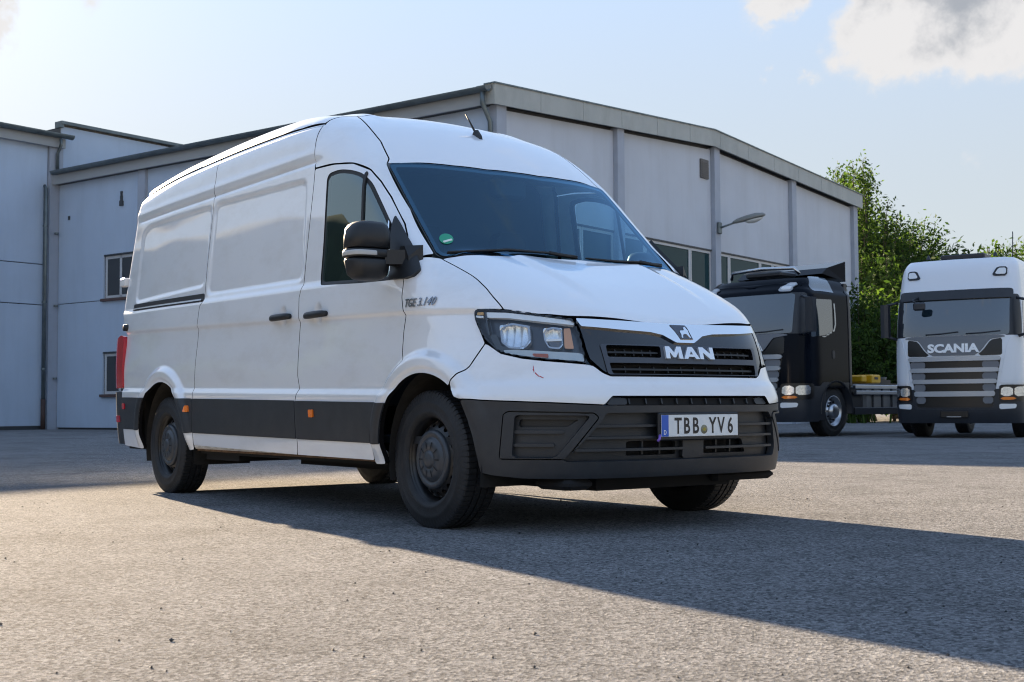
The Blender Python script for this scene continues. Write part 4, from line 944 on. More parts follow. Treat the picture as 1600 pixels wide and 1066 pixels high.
# ------------------------------------------------------------------ buildings
EX = np.array([-.294, .956]); BX = np.array([-.956, -.294]); HC = (-19.2, 12.95, 0); RZ = math.atan2(EX[1], EX[0])
WALL = mat('pale_wall_panel', (.51, .55, .61), .75, var=.05, vscale=.6, dirt=((.31, .32, .33), 1.1, .26, (1.3, 1.3, .14)), bump=.05, bscale=30)
WALL2 = mat('blue_grey_wall_panel', (.44, .53, .65), .75, var=.05, vscale=.6, dirt=((.27, .32, .39), 1.1, .26, (1.3, 1.3, .14)))
PIL = mat('pilaster_concrete', (.36, .40, .47), .8, var=.06, vscale=2, dirt=((.26, .26, .27), 1.2, .4, (1, 1, .3)))
FASC = mat('fascia_fibre_cement', (.40, .42, .40), .8, var=.07, vscale=1.2, dirt=((.24, .25, .23), 1.5, .5, (1, 1, .4)))
ZINC = mat('weathered_zinc', (.14, .17, .18), .45, metal=.6, var=.2, vscale=3)
DTRIM = mat('dark_trim', (.05, .055, .06), .6)
WFR = mat('window_frame_white', (.52, .53, .54), .5)
WGL = mat('window_pane_dark', (.014, .046, .052), .06, spec=.14)
SILLR = mat('sill_brown', (.10, .060, .052), .7)
ROOFM = mat('roof_sheet', (.16, .17, .17), .7)
LH, EAVE, RIDGE = 21.9, 8.10, 8.92
hall = empty('industrial_hall', HC, RZ, 'long pale hall with low gable fascia and pilasters behind the van', 'building')
RIDGE = 8.80; EAVE_R = 8.30; XR = 10.6
def rooftop(x): return EAVE+(RIDGE-EAVE)*x/XR if x < XR else RIDGE+(EAVE_R-RIDGE)*(x-XR)/(LH-XR)
def part(name, m_, parent, fn): m = MB(); fn(m); return m.build(name, m_, parent)
bays = [0, 5.47, 10.95, 16.42, LH]
part('core_wall', DTRIM, hall, lambda m: m.prism([(.06, 0), (LH-.02, 0), (LH-.02, EAVE_R-.1), (XR, RIDGE-.1), (.06, EAVE-.1)], 1, .10, 17.5))
for i in range(4):
    a, b = bays[i]+.18, bays[i+1]-.18
    zt = lambda x: rooftop(x)-.40
    if i in (1, 2, 0):
        part('wall_panel', WALL, hall, lambda m: m.prism([(a, 5.34), (b, 5.34), (b, zt(b)), (a, zt(a))], 1, 0.0, .09))
        part('wall_panel', WALL, hall, lambda m: m.box((a, 0, .25), (b, .09, 2.93)))
        # window band z 3.95..5.3: four lights
        w = b-a; cuts = [0, .30, .58, .70, 1.0] if i != 2 else [0, .16, .56, .68, 1.0]
        if i == 1: cuts = [0, .25, .75, 1.0]
        if i == 2: cuts = [0, .16, .58, .76, 1.0]
        part('window_lintel', DTRIM, hall, lambda m: m.box((a, -.015, 5.29), (b, .09, 5.335)))
        for k in range(len(cuts)-1):
            x0, x1 = a+w*cuts[k], a+w*cuts[k+1]
            fr = part('window', WFR, hall, lambda m: [m.box((x0+.01, .02, 2.97), (x0+.08, .085, 5.285)), m.box((x1-.08, .02, 2.97), (x1-.01, .085, 5.285)), m.box((x0+.08, .02, 5.21), (x1-.08, .085, 5.285)), m.box((x0+.08, .02, 2.97), (x1-.08, .085, 3.05))])
            part('pane', WGL, fr, lambda m: m.box((x0+.08, .05, 3.05), (x1-.08, .06, 5.21)))
        part('window_sill', WFR, hall, lambda m: m.box((a, -.06, 2.93), (b, .09, 2.968)))
    else:
        part('wall_panel', WALL, hall, lambda m: m.prism([(a, 4.98), (b, 4.98), (b, zt(b)), (a, zt(a))], 1, 0.0, .09))
        part('wall_panel', WALL, hall, lambda m: m.box((a, 0, .25), (b, .09, 4.955)))
    part('plinth', PIL, hall, lambda m: m.box((a, -.02, 0), (b, .09, .24)))
for i, x in enumerate(bays):
    x0, x1 = (x-.02, x+.36) if i == 0 else (x-.17, x+.17) if i < 4 else (x-.34, x+.02)
    part('pilaster', PIL, hall, lambda m: m.prism([(x0, 0), (x1, 0), (x1, rooftop(x1)-.33), (x0, rooftop(x0)-.33)], 1, -.14, .085))
    pass
# fascia boards with joints
nb = 12
for k in range(nb):
    x0 = -.25+(LH+.5)*k/nb; x1 = -.25+(LH+.5)*(k+1)/nb-.015
    cutp = [x0]+([XR] if x0 < XR < x1 else [])+[x1]
    top = [(x, rooftop(x)+.13) for x in cutp]; bot = [(x, rooftop(x)-.36) for x in cutp]
    part('fascia_board', FASC, hall, lambda m: [m.loft([[(x, -.26, zb), (x, -.20, zb), (x, -.20, zt_), (x, -.26, zt_)] for (x, zb), (_, zt_) in zip(bot, top)], cap=True)])
part('fascia_cap', ZINC, hall, lambda m: m.loft([[(x, -.29, rooftop(x)+.131), (x, .05, rooftop(x)+.131), (x, .05, rooftop(x)+.165), (x, -.29, rooftop(x)+.165)] for x in (-.28, XR, LH+.28)], cap=True))
part('soffit', DTRIM, hall, lambda m: m.loft([[(x, -.20, rooftop(x)-.30), (x, .1, rooftop(x)-.30), (x, .1, rooftop(x)-.27), (x, -.20, rooftop(x)-.27)] for x in (-.24, XR, LH+.24)], cap=True))
part('fascia_return', FASC, hall, lambda m: m.box((-.25, -.199, EAVE-.36), (-.20, .30, EAVE+.12)))
part('roof', ROOFM, hall, lambda m: m.loft([[(-.3, y, EAVE-.02), (XR, y, RIDGE), (LH+.3, y, EAVE_R-.02), (LH+.3, y, EAVE_R+.08), (XR, y, RIDGE+.1), (-.3, y, EAVE+.08)] for y in (-.19, 17.55)], cap=True))
# eaves side (local x=0), running along local y
pils = [0.0, 4.6, 9.0, 13.20]
segs = [(.1, 4.42), (4.78, 8.82), (9.18, 13.02), (13.38, 17.5)]
for (a, b) in segs:
    if a > 13:
        wins = [(13.60, 15.10, 4.0, 5.30), (13.60, 15.10, 1.08, 2.32)]
        for (z0_, z1_, x0, x1) in [(.06, 1.05, a, b), (1.05, 2.345, a, 13.56), (1.05, 2.345, 15.14, b), (2.345, 3.94, a, b), (3.965, 5.33, a, 13.56), (3.965, 5.33, 15.14, b), (5.33, EAVE-.35, a, b)]:
            part('wall_panel', WALL2, hall, lambda m: m.box((0, x0, z0_), (.09, x1, z1_)))
        for (y0, y1, z0_, z1_) in wins:
            f = part('window', WFR, hall, lambda m: [m.box((.05, y0, z0_), (.10, y0+.09, z1_)), m.box((.05, y1-.09, z0_), (.10, y1, z1_)), m.box((.05, (y0+y1)/2-.05, z0_), (.10, (y0+y1)/2+.05, z1_)), m.box((.05, y0+.09, z1_-.09), (.10, y1-.09, z1_)), m.box((.05, y0+.09, z0_), (.10, y1-.09, z0_+.09))])
            for p_, q_ in ((y0+.09, (y0+y1)/2-.05), ((y0+y1)/2+.05, y1-.09)): part('pane', WGL, f, lambda m: m.box((.08, p_, z0_+.09), (.085, q_, z1_-.09)))
            part('window_sill', SILLR, f, lambda m: m.box((-.09, y0-.1, z0_-.09), (.09, y1+.08, z0_-.005)))
            part('roller_box', DTRIM, f, lambda m: m.box((-.012, y0-.02, z1_+.005), (.09, y1+.02, z1_+.05)))
    else:
        for z0_, z1_ in ((.06, 3.94), (3.965, EAVE-.35)): part('wall_panel', WALL2, hall, lambda m: m.box((0, a, z0_), (.09, b, z1_)))
for y in pils[1:]: part('pilaster', PIL, hall, lambda m: m.box((-.10, y-.17, 0), (.08, y+.17, EAVE-.36)))
part('eaves_board', mat('eaves_grey', (.34, .36, .37), .7), hall, lambda m: m.box((-.26, .05, EAVE-.36), (-.20, 17.5, EAVE-.06)))
part('eaves_soffit', DTRIM, hall, lambda m: m.box((-.20, .05, EAVE-.345), (.1, 17.5, EAVE-.31)))
def halfgutter(m, x, y0, y1, z, r=.115):
    ang = np.linspace(math.pi, 2*math.pi, 12); o = [(x+r*math.cos(a), z+r*math.sin(a)) for a in ang]; i_ = [(x+(r-.01)*math.cos(a), z+(r-.01)*math.sin(a)) for a in ang[::-1]]
    m.loft([[(px, y, pz) for px, pz in o+i_] for y in (y0, y1)], cap=True)
part('gutter', ZINC, hall, lambda m: halfgutter(m, -.385, -.16, 17.3, EAVE+.03))
part('gutter_edge', DTRIM, hall, lambda m: m.box((-.275, .05, EAVE+.02), (-.19, 17.45, EAVE+.10)))
def downpipe(parent, pts, r=.06):
    d = part('downpipe', ZINC, parent, lambda m: m.tube(pts, r, 10))
    for z_ in (1.6, 3.9, 6.2): part('pipe_bracket', ZINC, d, lambda m: m.lathe([(-.03, r+.012), (.03, r+.012)], (pts[-1][0], pts[-1][1], z_), 'z', 10))
    return d
downpipe(hall, [(-.385, .0, EAVE-.08), (-.385, .0, EAVE-.35), (-.12, -.02, EAVE-.75), (-.12, -.02, .1)])
# small signs and fixtures
part('wall_fixture', DTRIM, hall, lambda m: [m.prism([(14.17, 6.78), (14.33, 6.78), (14.33, 6.92), (14.29, 6.95), (14.29, 7.08), (14.27, 7.10), (14.29, 7.22), (14.21, 7.22), (14.23, 7.10), (14.21, 7.08), (14.21, 6.95), (14.17, 6.92)], 0, -.05, 0)])
part('wall_plug', DTRIM, hall, lambda m: m.box((-.03, 16.9, 6.6), (0, 16.98, 6.72)))
part('vent_grille', mat('vent_brown', (.13, .125, .12), .7), hall, lambda m: [m.box((10.10, -.06, 7.45), (10.56, 0, 8.02))]+[m.box((10.14, -.075, 7.49+.06*k), (10.52, -.06, 7.52+.06*k)) for k in range(8)])
# street-lamp head on the pilaster
lampw = empty('wall_lamp', (0, 0, 0), 0, 'grey cobra-head lamp on an arm fixed to the hall pilaster', 'lamp'); lampw.location = Vector(HC)+Vector((EX[0]*10.95-BX[0]*.15, EX[1]*10.95-BX[1]*.15, 6.0)); lampw.rotation_euler = (0, 0, RZ)
part('bracket', ZINC, lampw, lambda m: m.bbox((-.10, -.08, -.18), (.10, .0, .18), .02))
part('arm', ZINC, lampw, lambda m: m.tube([(0, -.05, .0), (.14, -.26, .09), (.22, -.42, .15)], .03, 8))
def lamphead(m):
    d = np.array([.46, -.86, .22]); d = d/np.linalg.norm(d); a = np.array([.86, .46, 0]); a = a/np.linalg.norm(a); c = np.array([.20, -.38, .14]); rings = []
    for t, w, h in ((0, .06, .05), (.12, .12, .10), (.4, .17, .14), (.7, .19, .14), (.92, .15, .09), (1.0, .05, .04)):
        rings.append([tuple(c+d*t+a*w*math.cos(q)+np.array([0, 0, h*(1 if math.sin(q) > 0 else .35)*math.sin(q)])) for q in np.linspace(0, 2*math.pi, 14, False)])
    m.loft(rings, cap=True, sm=True)
lh = part('lamp_head', mat('lamp_head_grey', (.20, .21, .20), .55), lampw, lamphead)
def bowl(m):
    d = np.array([.46, -.86, .22]); d = d/np.linalg.norm(d); a = np.array([.86, .46, 0]); a = a/np.linalg.norm(a); c = np.array([.20, -.38, .12]); rings = []
    for t, w, h in ((.38, .06, .02), (.46, .12, .08), (.65, .15, .12), (.82, .12, .09), (.92, .05, .03)):
        rings.append([tuple(c+d*t+a*w*math.cos(q)+np.array([0, 0, -.02+(-h if math.sin(q) < 0 else 0)*abs(math.sin(q))])) for q in np.linspace(0, 2*math.pi, 14, False)])
    m.loft(rings, cap=True, sm=True)
part('lamp_glass', mat('lamp_bowl', (.55, .57, .56), .2, coat=.5), lampw, bowl)

# warehouse on the left: facade in line with the hall's far end
WC = (HC[0]+17.62*BX[0], HC[1]+17.62*BX[1], 0)
ware = empty('warehouse', WC, RZ, 'taller blue-grey warehouse with parapet and gutter left of the hall', 'building')
part('core_wall', DTRIM, ware, lambda m: [m.box((-12.9, .10, 0), (.30, 12, 9.05)), m.box((.30, .10, 0), (22, 12, 9.75))])
for z0_, z1_ in ((.12, 3.90), (3.93, 5.18), (5.21, 9.05)):
    for a, b in ((-12.95, -5.6), (-5.57, -.36)): part('wall_panel', WALL2, ware, lambda m: m.box((a, 0, z0_), (b, .09, z1_)))
part('wall_panel', WALL2, ware, lambda m: m.box((.16, 0, .12), (22, .09, 9.70)))
part('pilaster', PIL, ware, lambda m: m.box((-.33, -.10, 0), (.14, .085, 9.06)))
part('parapet_cap', ZINC, ware, lambda m: [m.box((.05, -.14, 9.76), (22, .25, 9.86)), m.box((.05, -.10, 9.66), (.16, .25, 9.759))])
part('eaves_board', mat('eaves_grey', (.34, .36, .37), .7), ware, lambda m: m.box((-13, -.22, 8.95), (.14, -.15, 9.25)))
def gut2(m):
    r = .13; ang = np.linspace(math.pi, 2*math.pi, 12); o = [(-.36+r*math.cos(a), 9.36+r*math.sin(a)) for a in ang]; i_ = [(-.36+(r-.012)*math.cos(a), 9.36+(r-.012)*math.sin(a)) for a in ang[::-1]]
    m.loft([[(x, py, pz) for py, pz in o+i_] for x in (-13, .30)], cap=True)
part('gutter', ZINC, ware, gut2)
part('gutter_edge', DTRIM, ware, lambda m: m.box((-13, -.23, 9.30), (.14, -.10, 9.42)))
downpipe(ware, [(-.12, -.36, 9.2), (-.12, -.36, 9.0), (-.55, -.16, 8.5) if False else (-.12, -.18, 8.75), (-.12, -.18, 7.9)], .055)
d2 = part('downpipe', ZINC, ware, lambda m: m.tube([(-.385, .28, 7.95), (-.50, -.14, 7.6), (-.50, -.14, .9)], .065, 10))
part('pipe_foot', mat('cast_iron_brown', (.06, .035, .03), .7), d2, lambda m: m.tube([(-.50, -.14, .95), (-.50, -.14, .0)], .075, 10))
for z_ in (1.9, 4.0, 6.4): part('pipe_bracket', ZINC, d2, lambda m: m.lathe([(-.03, .08), (.03, .08)], (-.50, -.14, z_), 'z', 10))
part('roof', ROOFM, ware, lambda m: m.box((-13, -.14, 9.26), (.04, 12.1, 9.34)))
part('plinth_gap', DTRIM, ware, lambda m: m.box((-12.95, .03, 0), (-.36, .09, .118)))

part('end_wall', WALL2, ware, lambda m: m.box((-12.98, .11, 0), (-12.91, 11.9, 9.05)))
part('end_wall', WALL, hall, lambda m: m.box((LH-.015, .11, 0), (LH+.03, 17.4, EAVE_R-.35)))
# ------------------------------------------------------------------ trucks
def truck(name, pos, heading, H, paint, label, visor_dark, chassis=True, upper=None):
    root = empty(name, (pos[0], pos[1], 0), heading, label, 'truck', 'tractor units parked by the hall')
    FX = pchip([.2, .35, .6, 1.0, 1.6, 1.95, 2.78, 3.0, H-.35, H-.1, H+.1], [1.36, 1.42, 1.46, 1.46, 1.45, 1.42, 1.24, 1.17, 1.05, .85, .6])
    WY = pchip([.2, .5, 1.0, 1.9, 2.8, H-.4, H], [1.20, 1.24, 1.25, 1.245, 1.22, 1.17, 1.06])
    RX = -.62
    def gt(P):
        x, y, z = P[..., 0], P[..., 1], P[..., 2]; a = np.abs(y)/1.25
        F = FX(z)-.10*a**2-.20*a**7
        g = smax(np.abs(y)-WY(z), (x-F)*.95, .16); g = smax(g, z-(H-.10*(y/1.1)**2-.02*(x*x)), .22); g = smax(g, RX-x, .06); return g
    def ch(k, off=0.0): return chart(k, off, None, gt)
    # chart origins assume the cab interior contains (x~0,y~0): true here
    def sk(nm, kind, poly, off, m_, par=root, du=.05, dv=.05, fl=.03, holes=(), rnd=.02, mirror=False):
        s_ = polysdf(roundpoly(poly, rnd)); o = link(nm, patch(ch(kind, off), s_, s_.bb, du, dv, fl, 0, holes), [m_, m_], par)
        if mirror:
            c = bpy.data.objects.new(nm, o.data); COL.objects.link(c); c.parent = par; c.scale = (1, -1, 1)
        return o
    DK = mat('truck_dark_plastic', (.018, .022, .030), .42, var=.15, vscale=6); GR = mat('truck_grille_grey', (.15, .16, .18), .4); GR2 = mat('truck_bar_silver', (.40, .42, .45), .3, metal=.3)
    SG = mat('truck_glass', (.012, .024, .034), .02, spec=1.0, coat=1.0, cior=1.7)
    # cab shell: front wrap (cylinder chart), roof, back
    sh = polysdf([(-2.05, .95), (2.05, .95), (2.05, H-.16), (-2.05, H-.16)])
    def cylmap(u, v): return chart('cyl', 0, None, gt)(u, v)
    link('cab_shell', patch(cylmap, sh, sh.bb, .04, .05, 0), [paint, paint], root)
    rf = polysdf(roundpoly([(RX+.03, -1.06), (.95, -1.06), (1.05, 0), (.95, 1.06), (RX+.03, 1.06)], .08)); link('cab_roof', patch(chart('top', .004, None, lambda P: gt(P)), rf, rf.bb, .06, .06, .12), [paint, paint], root)
    part('cab_back', DK, root, lambda m: m.box((RX-.06, -1.12, .95), (RX+.05, 1.12, H-.2)))
    # windscreen and surrounds
    sk('windscreen', 'face', [(-1.06, 1.99), (1.06, 1.99), (1.05, 2.76), (-1.05, 2.76)], .006, SG, rnd=.06)
    sk('pillar_trim', 'cyl', [(.62, 1.98), (.90, 1.98), (.90, 2.78), (.66, 2.78)], .004, DK, mirror=True)
    if upper: sk('sun_visor', 'face', [(-1.10, 2.70), (1.10, 2.70), (1.09, 2.88), (-1.09, 2.88)], .05, DK, fl=.05)
    for y0 in (-.55, .25):
        P = [chart('face', .02, None, gt)(np.array([y]), np.array([z]))[0][0] for y, z in ((y0, 2.02), (y0+.3, 2.03), (y0+.65, 2.06))]; part('wiper', DK, root, lambda m: m.tube([tuple(p) for p in P], .012, 5))
    # upper front panel with lettering
    up = sk('front_panel', 'face', [(-1.0, 1.95), (-.70, 1.90), (-.55, 1.70), (-.42, 1.60), (.42, 1.60), (.55, 1.70), (.70, 1.90), (1.0, 1.95), (1.0, 1.985), (-1.0, 1.985)], .014, upper if upper else GR, fl=.03)
    sk('panel_vent', 'face', [(-.93, 1.60), (-.45, 1.59), (-.58, 1.70), (-.72, 1.89), (-.93, 1.93)], .006, mat('truck_black', (.006, .006, .007), .3), mirror=True)
    uv, fs = text_mesh('SCANIA', .22, 1.28, .010); raised(uv+np.array([0, 1.745]), fs, ch('face', .016), .012).build('maker_lettering', mat('lettering_white', (.90, .91, .92), .3), up)
    # grille bars
    gb = sk('grille', 'face', [(-.74, .60), (.74, .60), (.91, 1.57), (-.91, 1.57)], .004, mat('truck_black', (.006, .006, .007), .3))
    for k, (zb, hw, hh) in enumerate(((1.54, .90, .045), (1.32, .87, .042), (1.10, .83, .042), (.86, .78, .05))):
        sk('grille_bar', 'face', [(-hw, zb-hh), (hw, zb-hh), (hw+.01, zb+hh), (-hw-.01, zb+hh)], .05, GR2, gb, fl=.045, rnd=.015)
        if k < 4:
            for sg in (1, -1):
                a_, b_ = sg*(hw-.03), sg*.56
                sk('grille_side', 'face', [(min(a_, b_), zb-.19), (max(a_, b_), zb-.19), (max(a_, b_), zb-.05), (min(a_, b_), zb-.05)], .028, GR, gb, fl=.02, rnd=.02)
    sk('grille_bar', 'face', [(-.8, .70), (.8, .70), (.8, .745), (-.8, .745)], .045, GR, gb, fl=.04, rnd=.01)
    # painted corners
    sk('corner_panel', 'cyl', [(.560, 1.06), (.735, 1.06), (.92, 1.06), (.98, 1.10), (.98, 1.90), (.83, 1.97), (.70, 1.95), (.645, 1.75), (.60, 1.4)], .012, paint, mirror=True, fl=.03)
    # bumper, lamps
    bm = sk('bumper', 'cyl', [(-1.10, .30), (1.10, .30), (1.10, .70), (.55, .70), (.50, .56), (-.50, .56), (-.55, .70), (-1.10, .70)], .02, DK, fl=.08, rnd=.03)
    link('bumper_core', patch(cylmap, polysdf([(-1.25, .32), (1.25, .32), (1.25, .96), (-1.25, .96)]), (-1.25, 1.25, .32, .96), .05, .05, 0), [DK, DK], root)
    pl = part('plate_holder', mat('truck_black', (.006, .006, .007), .3), root, lambda m: m.bbox((1.44, -.27, .40), (1.50, .27, .53), .01)); part('plate_clip', GR2, pl, lambda m: m.box((1.501, -.14, .41), (1.506, .14, .425)))
    for sg in (1, -1):
        q = lambda pts: [(sg*a, b) for a, b in pts]
        hb = sk('headlamp', 'cyl', q([(.545, .70), (.97, .74), (.97, 1.03), (.555, 1.03)]), .016, mat('truck_black', (.006, .006, .007), .3), fl=.03)
        sk('lamp_unit', 'cyl', q([(.565, .81), (.70, .81), (.70, .985), (.575, .985)]), .024, REFL, hb, rnd=.03)
        sk('lamp_unit', 'cyl', q([(.715, .80), (.90, .82), (.90, .995), (.715, .985)]), .024, REFL, hb, rnd=.03)
        sk('indicator', 'cyl', q([(.56, .735), (.74, .745), (.74, .795), (.56, .795)]), .024, AMBER, hb, rnd=.01)
        sk('side_marker', 'cyl', q([(.92, .80), (.955, .80), (.955, 1.0), (.92, 1.0)]), .026, AMBER, hb, rnd=.008)
        sk('fog_lamp', 'cyl', q([(.55, .56), (.73, .58), (.74, .66), (.55, .665)]), .026, LAMPW, bm, rnd=.015, du=.03, dv=.03)
        zz = H-.46 if H > 3.5 else H-.36
        rl = sk('roof_lamp', 'face', [(sg*a, b) for a, b in ([(.70, zz-.09), (.99, zz-.09), (.99, zz+.09), (.80, zz+.09)])], .02, mat('truck_black', (.006, .006, .007), .3) if upper else GR2, rnd=.02)
        sk('roof_lamp_lens', 'face', [(sg*a, b) for a, b in ([(.76, zz-.06), (.965, zz-.06), (.965, zz+.06), (.83, zz+.06)])], .028, LAMPW, rl, rnd=.015, du=.03, dv=.03)
    # sides: door, window, handle, steps
    for sg in (-1, 1):
        grp = []
        def sd_(nm, poly, off, m_, par=root, rnd=.03, fl=.02, holes=()):
            s_ = polysdf(roundpoly(poly, rnd)); o = link(nm, patch(ch('side', off), s_, s_.bb, .04, .04, fl, 0, holes), [m_, m_], par); o.scale = (1, 1 if sg < 0 else -1, 1) if par is root else (1, 1, 1); return o
        dr = sd_('cab_door', [(-.02, 1.10), (.98, 1.10), (1.02, 1.95), (.92, 2.72), (.05, 2.74), (-.06, 2.1)], .010, paint)
        sd_('door_window', [(.12, 2.05), (.42, 1.97), (.93, 1.92), (.86, 2.66), (.12, 2.68)], .016, SG, dr)
        ctrim = [(.02, 2.62), (.0, 2.2), (.06, 2.06), (.42, 1.93), (.55, 1.92), (.55, 1.945), (.44, 1.955), (.10, 2.08), (.05, 2.2), (.07, 2.62)]
        sd_('window_trim', ctrim, .022, mat('trim_gloss', (.35, .37, .40), .15, metal=1.0), dr, .005, .01)
        sd_('door_handle', [(.06, 1.52), (.16, 1.52), (.16, 1.68), (.06, 1.68)], .02, DK, dr, .01)
        if H <= 3.5: sd_('upper_side_sheet', [(-.05, 2.82), (.72, 2.82), (.80, 2.90), (.62, 3.12), (.0, 3.14)], .008, SG, root)  # glossy upper sheet metal mirroring the sky, skinned in the glass material
        sd_('step_panel', [(-.30, .34), (.55, .34), (1.15, .34), (1.18, .98), (.62, .98), (.50, 1.06), (-.5, 1.06)], .006, DK, holes=(lambda u, v: np.sqrt(u*u+(v-.5)**2)-.585,))
        # cab-side deflector
        sd_('side_deflector', [(-.60, 1.0), (-.50, 1.0), (-.50, H-.35), (-.60, H-.35)], .012, DK)
        # mirror
        mr = empty('cab_mirror', (0, 0, 0)); mr.parent = root
        part('mirror_housing', DK, mr, lambda m: [m.loft([[(1.22+.06*c_, sg*(1.43+.10*s_), z_) for c_, s_ in ((1, -.8), (1.2, 0), (1, .8), (-.8, 1), (-.8, -1))] for z_ in (2.00, 2.04, 2.62, 2.66)], cap=True)])
        part('mirror_arm', DK, mr, lambda m: [m.tube([(1.12, sg*1.18, 2.70), (1.22, sg*1.42, 2.64)], .03, 6), m.tube([(1.12, sg*1.20, 1.96), (1.22, sg*1.42, 2.02)], .03, 6)])
    part('front_mirror', DK, root, lambda m: [m.tube([(1.20, -.72, 2.78), (1.50, -.78, 2.70), (1.52, -.66, 2.62)], .022, 6), m.bbox((1.46, -.76, 2.50), (1.56, -.52, 2.66), .03)])
    # roof furniture
    if not upper:
        part('roof_spoiler', paint, root, lambda m: m.loft([[(-.72, y*1.08, H-.15), (.05, y*1.0, H-.03), (-.15, y*1.0, H+.10), (-.72, y*1.08, H+.26)] for y in (-1, -.5, .5, 1)], cap=True))
        part('roof_hatch', DK, root, lambda m: m.bbox((.05, -.42, H-.08), (.62, .42, H+.03), .03))
        part('light_bar', mat('brushed_steel', (.55, .56, .58), .25, metal=1.0), root, lambda m: m.tube([(.55, -.80, H-.06), (.62, -.72, H+.06), (.66, 0, H+.09), (.62, .72, H+.06), (.55, .80, H-.06)], .035, 8))
    else:
        part('roof_hatch', DK, root, lambda m: m.bbox((-.1, -.45, H-.12), (.5, .45, H-.015), .02))
        for yy in (-.75, .62): part('beacon_mount', DK, root, lambda m: m.lathe([(0, .05), (.06, .03), (.10, .0001)], (.3, yy, H-.07), 'z', 10))
        part('whip_aerial', DK, root, lambda m: [m.tube([(.62, 1.02, H-.30), (.62, 1.04, H+.35)], .010, 5), m.lathe([(-.05, .05), (.05, .04)], (.62, 1.02, H-.32), 'z', 8)])
    # wheels
    TT = MATS.get('_tt')
    if TT is None:
        MATS['_tt'] = TT = tyre_mesh(.50, .315, .30, 52)
        m = MB(); m.lathe([(-.13, .298), (-.155, .305), (-.15, .285), (-.06, .272), (-.05, .245), (-.075, .19), (-.08, .165), (-.12, .150), (-.19, .135), (-.205, .09), (-.205, .0001)], (0, 0, 0), 'y', 36); MATS['_th'] = m.mesh('truck_hub')
        m = MB()
        for k in range(10):
            a = 2*math.pi*k/10; m.lathe([(-.115, .018), (-.090, .022)], (.175*math.cos(a), 0, .175*math.sin(a)), 'y', 6)
            m.lathe([(-.066, .0001), (-.066, .026)], (.222*math.cos(a+.3), -.004, .222*math.sin(a+.3)), 'y', 8)
        MATS['_tn'] = m.mesh('wheel_nuts')
    STEEL = mat('wheel_alloy', (.50, .52, .55), .3, metal=1.0)
    for wx in ((0.0, -3.7) if chassis else (0.0,)):
        for sg in (-1, 1):
            w = empty('wheel', (wx, sg*1.03, .495)); w.parent = root; w.scale = (1, 1 if sg < 0 else -1, 1)
            link('tyre', TT, TYRE, w); link('hub', MATS['_th'], STEEL, w); link('wheel_nuts', MATS['_tn'], DK, w)['kind'] = 'stuff'
            if wx == 0:
                m = MB(); rings = []
                for yy, r0 in ((sg*1.26, .60), (sg*.75, .60), (sg*.75, .56), (sg*1.26, .56)): rings.append([(wx+r0*math.cos(a)*1.05, yy, .50+r0*math.sin(a)) for a in np.linspace(-.1, math.pi+.1, 18)])
                m.loft(rings+[rings[0]], closed=False, sm=True); m.build('mudguard', DK, root)
    if chassis:
        for sg in (-1, 1): part('chassis_rail', DK, root, lambda m: m.box((-5.2, sg*.42-.05, .82), (1.0, sg*.42+.05, 1.08)))
        part('cross_member', DK, root, lambda m: m.box((-5.2, -.36, .84), (-5.1, .36, 1.06)))
        for sg in (-1, 1):
            g_ = empty('side_skirt'); g_.parent = root
            al = mat('skirt_alu', (.45, .47, .50), .35, metal=.9)
            part('skirt_rail', al, g_, lambda m: m.bbox((-2.95, min(sg*1.14, sg*1.22), .94), (-.80, max(sg*1.14, sg*1.22), 1.02), .01)); part('skirt_rail', al, g_, lambda m: m.bbox((-2.95, min(sg*1.16, sg*1.24), .82), (-.80, max(sg*1.16, sg*1.24), .90), .01))
            part('skirt_rail', DK, g_, lambda m: m.bbox((-3.0, min(sg*1.16, sg*1.24), .42), (-.72, max(sg*1.16, sg*1.24), .56), .01))
            tk = part('fuel_tank', mat('tank_alu', (.34, .35, .36), .4, metal=.9), root, lambda m: m.bbox((-2.75, min(sg*.52, sg*1.12), .44), (-1.35, max(sg*.52, sg*1.12), 1.0), .06))
            for x_ in (-2.45, -2.05, -1.65): part('tank_strap', DK, tk, lambda m: m.box((x_-.03, min(sg*.50, sg*1.135), .43), (x_+.03, max(sg*.50, sg*1.135), 1.012)))
            part('battery_box', DK, root, lambda m: m.bbox((-1.28, min(sg*.5, sg*1.1), .50), (-.80, max(sg*.5, sg*1.1), 1.0), .03))
            part('rear_mudguard', DK, root, lambda m: m.loft([[(-3.7+.62*math.cos(a), sg*y_, .50+.60*math.sin(a)) for a in np.linspace(.25, math.pi-.25, 14)] for y_ in (.72, 1.25)], closed=False, sm=True))
        part('catwalk', mat('skirt_alu', (.45, .47, .50), .35, metal=.9), root, lambda m: m.box((-2.6, -.40, 1.09), (-.85, .40, 1.12)))
        fw = part('fifth_wheel', mat('greasy_steel', (.05, .05, .05), .5, metal=.6), root, lambda m: [m.lathe([(0, .45), (.06, .46), (.07, .0001)], (-3.4, 0, 1.16), 'z', 24), m.box((-3.7, -.45, 1.06), (-3.1, .45, 1.16))])
        yb = part('yellow_box', mat('warning_yellow', (.75, .42, .01), .45), root, lambda m: m.bbox((-2.15, .55, 1.06), (-1.75, 1.05, 1.24), .02)); part('box_latch', DK, yb, lambda m: m.box((-2.02, 1.051, 1.14), (-1.88, 1.056, 1.19)))
        part('yellow_box', MATS['warning_yellow'], root, lambda m: m.bbox((-1.66, .60, 1.08), (-1.45, 1.0, 1.22), .02))
